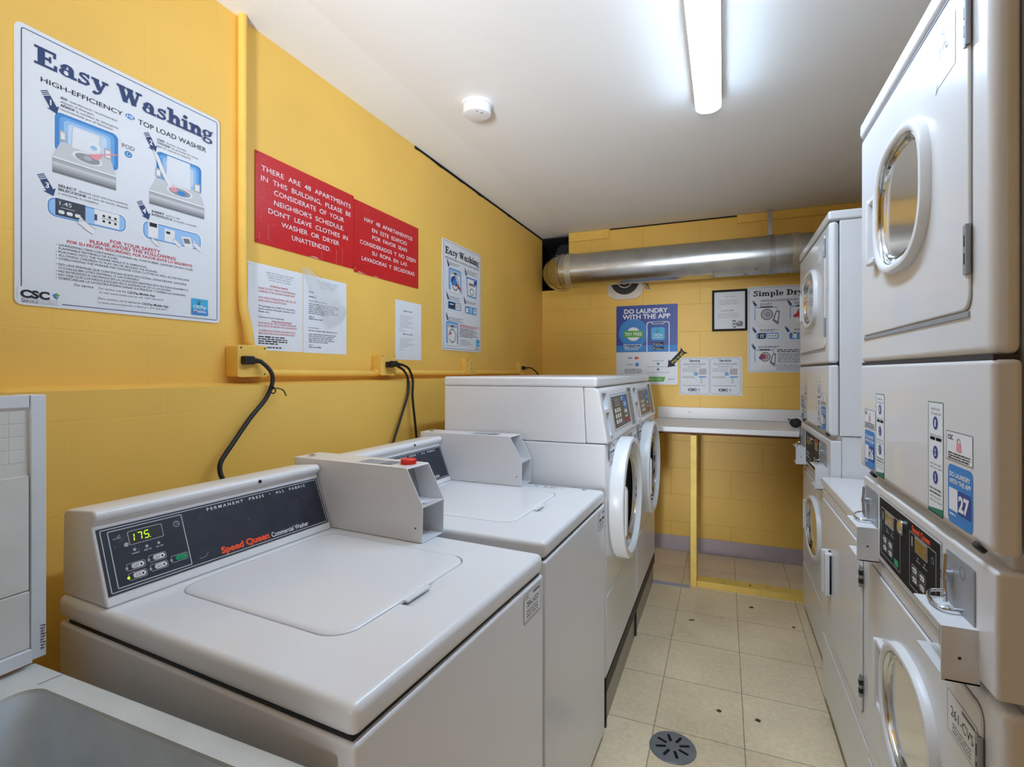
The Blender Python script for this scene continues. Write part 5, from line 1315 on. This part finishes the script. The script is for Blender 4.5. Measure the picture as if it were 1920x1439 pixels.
    for a0, a1 in ((X(.149), X(.216)), (X(.481), X(.547))):
        mb = MB(); k = Ink(mb, (0, 0, 0)); h0, h1 = zf(1.020), zf(1.209); w = a1 - a0
        k.rect(a0, a1, h0, h1, 'print_white', .0004); k.border(a0, a1, h0, h1, .001, .0015, 'print_teal', .0006)
        k.poly([(a0, h0), (a1, h0), (a1, h0 + .014), (a0, h0 + .006)], 'print_teal', .0006)
        for i in range(2): k.fine(a0 + w * .2, a1 - w * .15, h1 - .014 - i * .008, .005, 'print_light', .0006, seed=i)
        for i, q in enumerate((.81, .55, .325)):
            b = h0 + (h1 - h0) * q; k.disc((a0 + a1) / 2, b, w * .17, 'print_deepblue', .0006, 18); k.text(str(i + 1), (a0 + a1) / 2 - .003, (a0 + a1) / 2 + .003, b - .0055, .011, 'print_white', .001, .02)
            for j in range(2): k.fine(a0 + w * .12, a1 - w * .1, b - .022 - j * .006, .004, 'print_light', .0006, seed=i * 5 + j)
        k.rect(a0 + w * .15, a0 + w * .48, h0 + (h1 - h0) * .655, h0 + (h1 - h0) * .685, 'print_black', .0006); k.rect(a0 + w * .54, a0 + w * .88, h0 + (h1 - h0) * .655, h0 + (h1 - h0) * .685, 'print_black', .0006)
        for j in range(4): k.fine(a0 + w * .12, a1 - w * .1, h0 + .02 + j * .007, .004, 'print_light', .0006, seed=j + 30)
        o = mb.build('instruction_strip', acc, smooth=0); o['label'] = 'tall white strip with steps numbered 1 2 3'
    for x in (.11, .664):
        mb = MB(); mb.lathe([(.009, 0), (.009, .006), (.006, .008)], (X(x), .006, UB + .002), (0, -.7, -.7), 'dark_plastic', 14); mb.build('bumper', t, smooth=30)
    for s_ in (0, 1):
        xx = W - .002 if s_ else .002
        mb = MB(); mb.box(min(xx, xx + (.003 if s_ else -.003)), max(xx, xx + (.003 if s_ else -.003)), .07, .20, UB + .003, UB + .038, 'enamel'); mb.lathe([(.006, 0), (.006, .003)], (xx + (.003 if s_ else -.003), .15, UB + .018), (1 if s_ else -1, 0, 0), 'steel', 12); mb.build('side_bracket', t, bevel=.001)
    # --- lower dryer
    CT, CB = UB - .020, zf(.818)
    y0 = .006
    mb = MB(); mb.box(.006, W - .006, FL + .01, D, .05, UB - .002, 'enamel'); lowc = mb.build('lower_cabinet', t, bevel=.003)
    mb = MB(); mb.box(.02, W - .02, .06, D - .03, 0, .055, 'dark_plastic'); mb.build('toe_kick', t)
    mb = MB(); mb.box(.004, W - .004, y0, FL + .01, CB, CT, 'enamel'); mb.box(.02, W - .02, .03, .06, CT - .004, UB + .004, 'enamel'); con = mb.build('control_console', t, bevel=.006, seg=2)
    p0, p1, pz0, pz1 = X(.159), X(.518), zf(.834), zf(.970)
    mb = MB(); k = Ink(mb, (0, y0, 0))
    k.rr(p0 - .006, p1 + .006, pz0 - .006, pz1 + .006, .004, 'print_light', .0004); k.rr(p0 - .003, p1 + .003, pz0 - .003, pz1 + .003, .003, 'plastic_white', .0010); k.rr(p0, p1, pz0, pz1, .002, 'panel_black', .0014)
    for a0, a1 in ((X(.173), X(.309)), (X(.366), X(.502))):
        k.border(a0, a1, zf(.846), zf(.951), .003, .0014, 'silver_line', .0018)
        k.ring(a1 - .016, zf(.932), .006, .001, 'silver_line', .0018, 16); k.rect(a0 + .012, a0 + .018, zf(.925), zf(.943), 'print_light', .0018)
        for q in (.35, .6): k.disc(a0 + (a1 - a0) * q, zf(.911), .0024, 'print_light', .0018, 10); k.fine(a0 + (a1 - a0) * q - .01, a0 + (a1 - a0) * q + .012, zf(.904), .003, 'print_light', .0018, seed=int(q * 10))
    k.text('Speed Queen', X(.380), X(.474), zf(.9545), .0105, 'print_orange', .0018, .04)
    pan = mb.build('control_panel', con, smooth=0); pan['label'] = 'black control panel with two keypads and orange lettering'
    for a0, a1 in ((X(.204), X(.264)), (X(.398), X(.459))):
        mb = MB(); k = Ink(mb, (0, y0, 0)); k.rr(a0 - .002, a1 + .002, zf(.919), zf(.948), .002, 'silver_line', .0018); k.rr(a0, a1, zf(.921), zf(.946), .0015, 'display_amber', .0024); mb.build('display', con, smooth=0)
    for a in (.186, .379):
        for i in range(2):
            for j in range(2):
                mb = MB(); k = Ink(mb, (0, y0, 0)); q, b = X(a) + i * .040 * sx, zf(.858) + j * .018
                k.border(q, q + .034, b, b + .015, .004, .0009, 'silver_line', .0018); k.rr(q + .008, q + .031, b + .0025, b + .0125, .0045, 'plastic_white', .0028); k.fine(q + .011, q + .026, b + .006, .003, 'print_grey', .0034, seed=i + j * 2); k.disc(q + .003, b + .0075, .002, 'print_light', .0024, 8)
                mb.build('button', con, smooth=0)
        mb = MB(); k = Ink(mb, (0, y0, 0)); q, b = X(a) + .086 * sx, zf(.852); k.rr(q, q + .028, b, b + .014, .003, 'button_green', .0026); mb.build('start_button', con, smooth=0)['label'] = 'green start button'
    mb = MB(); mb.lathe([(.014, 0), (.014, .005), (.011, .008)], (X(.326), y0 - .001, zf(.946)), (0, -1, 0), 'chrome', 20); mb.box(X(.326) - .012, X(.326) + .012, y0 - .006, y0, zf(.930), zf(.938), 'steel'); mb.build('key_lock', con, smooth=30)
    # coin vault plates and coin slides
    for a0, a1 in ((X(.036), X(.138)), (X(.544), X(.646))):
        mb = MB(); mb.slab(rrect(a0, a1, zf(.868), zf(.974), .006), y0 - .0022, y0 + .001, 'grey_metal')
        k = Ink(mb, (0, y0 - .0022, 0)); k.ring(a0 + (a1 - a0) * .62, zf(.955), .010, .0012, 'print_grey', .0004, 16)
        vp = mb.build('vault_plate', con, bevel=.001); vp['label'] = 'grey metal vault plate'
        xl = a0 + (a1 - a0) * .26
        mb = MB(); mb.lathe([(.010, 0), (.010, .010), (.007, .013), (.0, .013)], (xl - .004, y0 - .002, zf(.936)), (0, -1, 0), 'chrome', 18, cap1=False)
        mb.tube([(xl + .002, y0 - .012, zf(.972)), (xl + .002, y0 - .014, zf(.936)), (xl + .002, y0 - .012, zf(.896))], .003, 'chrome', 8)
        mb.tube(smoothpath([(xl - .03, y0 - .002, zf(.903)), (xl - .03, y0 - .022, zf(.899)), (xl + .0, y0 - .032, zf(.897)), (xl + .03, y0 - .026, zf(.896)), (xl + .034, y0 - .002, zf(.897))], 5), .0026, 'chrome', 8)
        mb.build('slide_lock', con, smooth=40)
    for a0, a1 in ((X(.034), X(.142)), (X(.537), X(.654))):
        z0, z1, pr = zf(.810), zf(.890), .043
        mb = MB()
        mb.box(a0, a1, y0 - pr, y0 + .002, z1 - .003, z1, 'enamel'); mb.box(a0, a1, y0 - pr + .004, y0 + .002, z0, z0 + .003, 'enamel')
        mb.box(a0, a0 + .003, y0 - pr * .22, y0 + .002, z0 + .003, z1 - .003, 'enamel'); mb.box(a1 - .003, a1, y0 - pr, y0 + .002, z0, z1 - .003, 'enamel')
        mb.box(a0 + .003, a1 - .003, y0 - .010, y0 + .002, z0 + .003, z1 - .003, 'grey_metal')
        mb.lathe([(.0022, 0), (.0022, .0006)], (a1, y0 - pr * .5, z0 + (z1 - z0) * .45), (1, 0, 0), 'black_rubber', 8)
        cs = mb.build('coin_slide', t, bevel=.0010); cs['label'] = 'white hooded coin slide'
    # lower front with its own round-cornered door
    ly = .014; LT = zf(.803)
    mb = MB(); mb.box(.006, W - .006, ly, FL + .012, .27, LT, 'enamel'); lf = mb.build('lower_front', t, bevel=.010, seg=3)
    mb = MB(); mb.box(.006, W - .006, ly, FL + .012, .045, .266, 'enamel'); mb.build('toe_panel', t, bevel=.006, seg=2)
    e0, e1, f0, f1 = X(.040), X(.650), .335, zf(.776)
    mb = MB(); mb.slab(rrect(e0, e1, f0, f1, .022), ly - .004, ly + .004, 'enamel'); ld = mb.build('lower_door', t, bevel=.0035, seg=2)
    mb = MB(); mb.band_slab(rrect(e0 - .0022, e1 + .0022, f0 - .0022, f1 + .0022, .024), rrect(e0 + .004, e1 - .004, f0 + .004, f1 - .004, .018), ly - .0008, ly + .0005, 'print_grey'); mb.build('door_shadow_line', t, smooth=0)  # painted shadow line round the lower door
    cx, cz, rx, rz = X(.345), zf(.560), X(.162), .137
    def hole(): 
        c = MB(); c.loft([[(p[0], y, p[1]) for p in sup(cx, cz, rx - .041, rz - .041, 2.4, 64)] for y in (-.05, .3)], 'enamel', True, True); return c
    cut(ld, hole()); cut(lf, hole()); cut(lowc, hole())
    mb = MB(); mb.loft([[(p[0], y, p[1]) for p in sup(cx, cz, rx - g, rz - g, 2.4, 64)] for g, y in ((.0415, ly + .006), (.043, .28), (rz - .001, .285))], 'drum'); mb.build('drum', t, smooth=40)
    dryer_window(ld, cx, cz, rx, rz, ly - .004, 2.4)
    mb = MB(); hx = X(.150)
    mb.slab(rrect(hx, hx + .014, .480, zf(.640), .006), ly - .022, ly - .003, 'plastic_white'); mb.box(hx + .01, hx + .06, ly - .019, ly - .004, zf(.640) - .014, zf(.640), 'plastic_white'); mb.box(hx + .01, hx + .06, ly - .019, ly - .004, .480, .494, 'plastic_white')
    mb.build('handle', ld, bevel=.004, seg=2)
    hinge(ld, X(.648), .41, ly); hinge(ld, X(.648), zf(.70), ly)
    if codes[2]:
        a0, a1 = X(.533), X(.640)
        mb = MB(); k = Ink(mb, (0, ly - .004, 0)); k.rect(a0, a1, zf(.676), zf(.742), 'print_white', .0004); k.border(a0, a1, zf(.676), zf(.742), .001, .001, 'print_grey', .0006)
        k.rect(a0 + .055, a1 - .006, zf(.731), zf(.737), 'print_grey', .0006); k.text(codes[2], a0 + .014, a1 - .012, zf(.706), .015, 'print_black', .0006)
        for i in range(3): k.fine(a0 + .02, a1 - .02, zf(.682) + i * .006, .0035, 'print_grey', .0006, seed=i)
        mb.build('sticker', ld, smooth=0)['label'] = 'white machine number sticker reading ' + codes[2]
    return t
ident = lambda z: z
s1 = stack((.330, 1.584, 0), .709, ident, 'nearest white stack of two dryers, numbered 26 and 27, at the right edge', True, ('26', '27', '261-CVS'))
s2 = stack((.372, 3.090, 0), .815, zmap([(0, 0), (.818, .800), (1.012, 1.014), (1.279, 1.287), (1.902, 1.876), (2.5, 2.5)]), 'farther white stack of two dryers, beside the counter at the back wall', False, ('23', '24', None))

# ================================================================== single solid-door dryer between the stacks
W, T = .680, .857
t = empty('front_load_dryer', (.350, 2.272, 0), -90); tag(t, 'low white front load dryer with a solid door, between the two dryer stacks', 'dryer')
mb = MB(); mb.box(.003, W - .003, .03, .68, .05, T - .034, 'enamel'); mb.build('cabinet', t, bevel=.003)
mb = MB(); mb.box(.02, W - .02, .06, .66, 0, .055, 'dark_plastic'); mb.build('toe_kick', t)
mb = MB(); mb.box(.0, W, -.004, .69, T - .036, T, 'enamel'); mb.build('top_panel', t, bevel=.008, seg=3)
mb = MB(); mb.box(0, W, 0, .03, .27, T - .038, 'enamel'); mb.build('front_panel', t, bevel=.010, seg=3)
mb = MB(); mb.box(0, W, .0, .03, .045, .266, 'enamel'); mb.build('toe_panel', t, bevel=.006, seg=2)
mb = MB(); mb.slab(rrect(.024, .626, .330, .785, .02), -.006, .004, 'enamel'); door = mb.build('door', t, bevel=.004, seg=2)
mb = MB(); mb.band_slab(rrect(.0218, .6282, .3278, .7872, .022), rrect(.028, .622, .334, .781, .016), -.0008, .0005, 'print_grey'); mb.build('door_shadow_line', t, smooth=0)  # shade of the door gap, put in as a grey band
mb = MB(); hx, z0, z1 = .165, .478, .632
mb.slab(rrect(hx, hx + .016, z0, z1, .007), -.030, -.005, 'plastic_white'); mb.slab(rrect(hx + .010, hx + .05, z0, z1, .010), -.012, -.004, 'plastic_white')
mb.slab(rrect(hx + .036, hx + .05, z0, z1, .008), -.026, -.005, 'plastic_white'); mb.box(hx + .01, hx + .045, -.024, -.004, z1 - .013, z1, 'plastic_white'); mb.box(hx + .01, hx + .045, -.024, -.004, z0, z0 + .013, 'plastic_white')
mb.build('handle', door, bevel=.003, seg=2)
for z in (.705, .408):
    mb = MB(); x = .628; mb.box(x - .010, x + .002, -.0085, .001, z - .027, z + .027, 'steel'); mb.tube([(x + .003, -.008, z - .027), (x + .003, -.008, z + .027)], .0042, 'steel', 10)
    for q in (-.011, .011): mb.box(x - .002, x + .008, -.0125, -.0025, z + q - .006, z + q + .006, 'dark_plastic')
    mb.build('hinge', door, smooth=30)

# ================================================================== folding counter on the back wall
t = empty('folding_counter', (.10, 3.48, 0)); tag(t, 'white laminate folding counter on a yellow wooden post along the back wall', 'counter')
mb = MB(); mb.box(-.535, 1.14, -.31, .304, .908, .932, 'laminate'); mb.box(-.535, 1.14, -.313, -.285, .902, .933, 'laminate'); wt = mb.build('worktop', t, bevel=.005, seg=2)
mb = MB(); mb.box(-.535, 1.14, .284, .304, .9335, 1.011, 'laminate'); mb.lathe([(.004, 0), (.004, .002)], (-.32, .284, .978), (0, -1, 0), 'print_grey', 10); mb.build('backsplash', t, bevel=.004)
mb = MB(); mb.box(-.535, 1.14, -.282, .304, .888, .9075, 'raw_wood'); mb.build('underside', t)['label'] = 'bare wooden underside board'
mb = MB(); mb.box(-.281, -.246, -.306, -.215, 0, .887, 'yellow_wood'); mb.build('post', t, bevel=.003)['label'] = 'yellow painted wooden post'
mb = MB(); mb.box(-.245, .95, -.296, -.208, 0, .036, 'yellow_wood')
for i, (a, b) in enumerate(((-.10, -.27), (.04, -.25), (.13, -.24))): mb.lathe([(.006 + .003 * (i % 2), .036), (.004, .0366)], (a, b, 0), (0, 0, 1), 'debris_brown', 9)
mb.build('floor_plate', t, bevel=.003)['label'] = 'yellow painted floor plank'
mb = MB(); rnd = random.Random(5)
loops = []
for k in range(7):
    s_ = k / 6; r = .028 * math.sin(PI * (.12 + .86 * s_)) ** .6 + .002
    loops.append([(.062 * (s_ - .5) + rnd.uniform(-.003, .003), r * 1.1 * math.cos(2 * PI * i / 14) * rnd.uniform(.85, 1.1), .027 + r * .95 * math.sin(2 * PI * i / 14) * rnd.uniform(.85, 1.05)) for i in range(14)])
mb.loft(loops, 'cloth_black', True, True)
mb.tube(smoothpath([(-.028, 0, .045), (-.042, -.006, .05), (-.04, -.01, .036)], 5), .0025, 'cloth_black', 6); mb.tube([(-.03, -.02, .03), (-.032, -.024, .03)], .008, 'black_rubber', 10)
o = mb.build('cloth_bundle', smooth=60); o.location = (.392, 3.40, .9325); tag(o, 'small black bundled object on the counter beside the far dryer stack', 'bundle')

# ================================================================== utility sink with its splash panel
t = empty('utility_sink', (-.6, .2, 0)); tag(t, 'white utility sink with blue grey basin at the lower left corner', 'sink')
RZ = .785
sx0, sx1, sy0, sy1 = -1.045 + .6, -.44 + .6, -.16 - .2, .478 - .2
mb = MB()
mb.box(sx0, sx1, sy0, sy1, RZ - .33, RZ, 'sink_stone')
rim = mb.build('basin', t, bevel=.006, seg=2)
ix0, ix1, iy0, iy1 = -.965 + .6, -.47 + .6, -.13 - .2, .442 - .2
c = MB(); c.loft([[(x, y, z) for x, y in rrect(ix0 + g, ix1 - g, iy0 + g, iy1 - g, .03 + g * .3, 6)] for g, z in ((.0, RZ + .02), (0, RZ - .004), (.012, RZ - .06), (.045, RZ - .29))], 'sink_basin', True, True)
cut(rim, c)
mb = MB(); k = Ink(mb, (0, 0, RZ), (1, 0, 0), (0, 1, 0), (0, 0, 1)); k.stroke([(-.962 + .6, iy1 + .002), (-.957 + .6, sy1 - .004)], .0016, 'print_grey', .0004)
mb.build('rim_seam', t, smooth=0)
mb = MB(); mb.loft([[(x, y, z) for x, y in rrect(ix0 + g, ix1 - g, iy0 + g, iy1 - g, .03 + g * .3, 6)] for g, z in ((.0005, RZ - .005), (.0125, RZ - .06), (.0455, RZ - .2885))], 'sink_basin', False, False, flip=True)
mb.plate(rrect(ix0 + .046, ix1 - .046, iy0 + .046, iy1 - .046, .04, 6), RZ - .2895, RZ - .2885, 'sink_basin')
mb.build('basin_lining', t, smooth=40)['label'] = 'stained blue grey basin inside'
mb = MB(); mb.lathe([(.03, 0), (.03, .004), (.022, .002)], ((ix0 + ix1) / 2, (iy0 + iy1) / 2, RZ - .2885), (0, 0, 1), 'steel', 24); mb.build('drain', t, smooth=30)
for x in (sx0 + .05, sx1 - .05):
    for y in (sy0 + .05, sy1 - .05):
        mb = MB(); mb.box(x - .018, x + .018, y - .018, y + .018, 0, RZ - .331, 'sink_stone'); mb.build('leg', t, bevel=.003)
t = empty('splash_panel', (-1.034, .2, .79), 90); tag(t, 'white framed tile splash panel standing behind the utility sink', 'splash panel')
pz0, pz1 = .793 - .79, 1.222 - .79; PX0, PX1 = -.55, .288
mb = MB(); mb.box(PX0, PX1 - .02, .004, .05, pz0 + .015, pz1 - .001, 'tile_white'); k = Ink(mb, (0, .004, 0))
mb.build('panel', t, bevel=.001)
mb = MB()
for i in range(16):
    for j in range(4):
        a = PX1 - .024 - (i + 1) * .022; b = pz1 - .045 - j * .021
        mb.box(a, a + .0208, .0034, .0050, b, b + .0198, 'tile_white')
o = mb.build('mosaic_tiles', t, bevel=.0008); o['label'] = 'worn square tile band across the panel'
mb = MB(); mb.box(PX0, PX1 - .022, .0, .006, pz0 + .115, pz1 - .130, 'tile_white'); mb.build('middle_sheet', t, bevel=.0008)
mb = MB(); mb.box(PX0, PX1 - .022, -.002, .006, pz0 + .022, pz0 + .113, 'tile_white'); mb.build('lower_sheet', t, bevel=.001)
mb = MB(); mb.box(PX0, PX1 - .022, -.001, .02, pz1 - .020, pz1, 'board_white'); mb.build('top_rail', t, bevel=.001)
mb = MB(); mb.box(PX1 - .0205, PX1, -.002, .05, pz0, pz1, 'board_white'); k = Ink(mb, (0, -.002, 0))
kv = Ink(mb, (PX1 - .0045, -.002, pz0 + .052), (0, 0, -1), (1, 0, 0), (0, -1, 0)) 
for i in range(9): kv.stroke([(i * .0046, -.004), (i * .0046 + .0012, .0035 - (i % 3) * .001)], .0011, 'print_black', .0005); kv.stroke([(i * .0046, .002 - (i % 2) * .004), (i * .0046 + .0034, .001 - (i % 3) * .002)], .0008, 'print_black', .0005)
mb.build('side_trim', t, bevel=.0015)['label'] = 'white side trim board with a smudged black stamp'
mb = MB(); mb.box(PX0, PX1 - .022, -.010, .02, pz0, pz0 + .021, 'board_white'); mb.build('bottom_rail', t, bevel=.001)

# ================================================================== floor drain and litter
t = empty('floor_drain', (-.158, 1.79, 0)); tag(t, 'round grey floor drain cover at the bottom edge', 'floor drain')
mb = MB(); mb.lathe([(.076, 0), (.074, .005), (.066, .006), (0, .006)], (0, 0, 0), (0, 0, 1), 'drain_grey', 40, cap1=False); mb.build('cover', t, smooth=30)
mb = MB()
for a in (20, 65, 110, 155, 200, 245, 290, 335):
    c_, s_ = math.cos(math.radians(a)), math.sin(math.radians(a)); k = Ink(mb, (0, 0, .006), (c_, s_, 0), (-s_, c_, 0), (0, 0, 1)); k.rr(.022, .056, -.005, .005, .003, 'black_void', .0004)
mb.build('slots', t, smooth=0)
def crumb(x, y, r, label, stem=False):
    mb = MB(); rnd = random.Random(int(x * 1000))
    if stem: mb.tube(smoothpath([(-.012, -.006, .002), (-.002, -.003, .004), (.012, .008, .002)], 4), .0022, 'debris_brown', 6)
    else:
        n = 9; pts = [(r * rnd.uniform(.6, 1.2) * math.cos(2 * PI * i / n) * 1.3, r * rnd.uniform(.6, 1.2) * math.sin(2 * PI * i / n)) for i in range(n)]
        mb.loft([[(a, b, 0) for a, b in pts], [(a * .8, b * .8, .003) for a, b in pts], [(a * .3, b * .3, .0045) for a, b in pts]], 'debris_brown', True, True)
    o = mb.build('litter', smooth=60); o.location = (x, y, .0002); tag(o, label, 'litter', 'bits of litter on the tiles')
crumb(-.151, 2.743, .01, 'thin dark curved stem on the floor tiles toward the counter post', True)
crumb(.138, 3.014, .010, 'flat brown leaf bit on the tiles near the yellow floor plank')
crumb(.318, 2.857, .007, 'dark speck of litter beside the far dryer stack base')
crumb(-.017, 2.050, .008, 'brown crumb on the tiles beyond the drain, left of the tile joint')
crumb(.1145, 2.047, .009, 'brown crumb on the tiles right of the lengthwise tile joint')
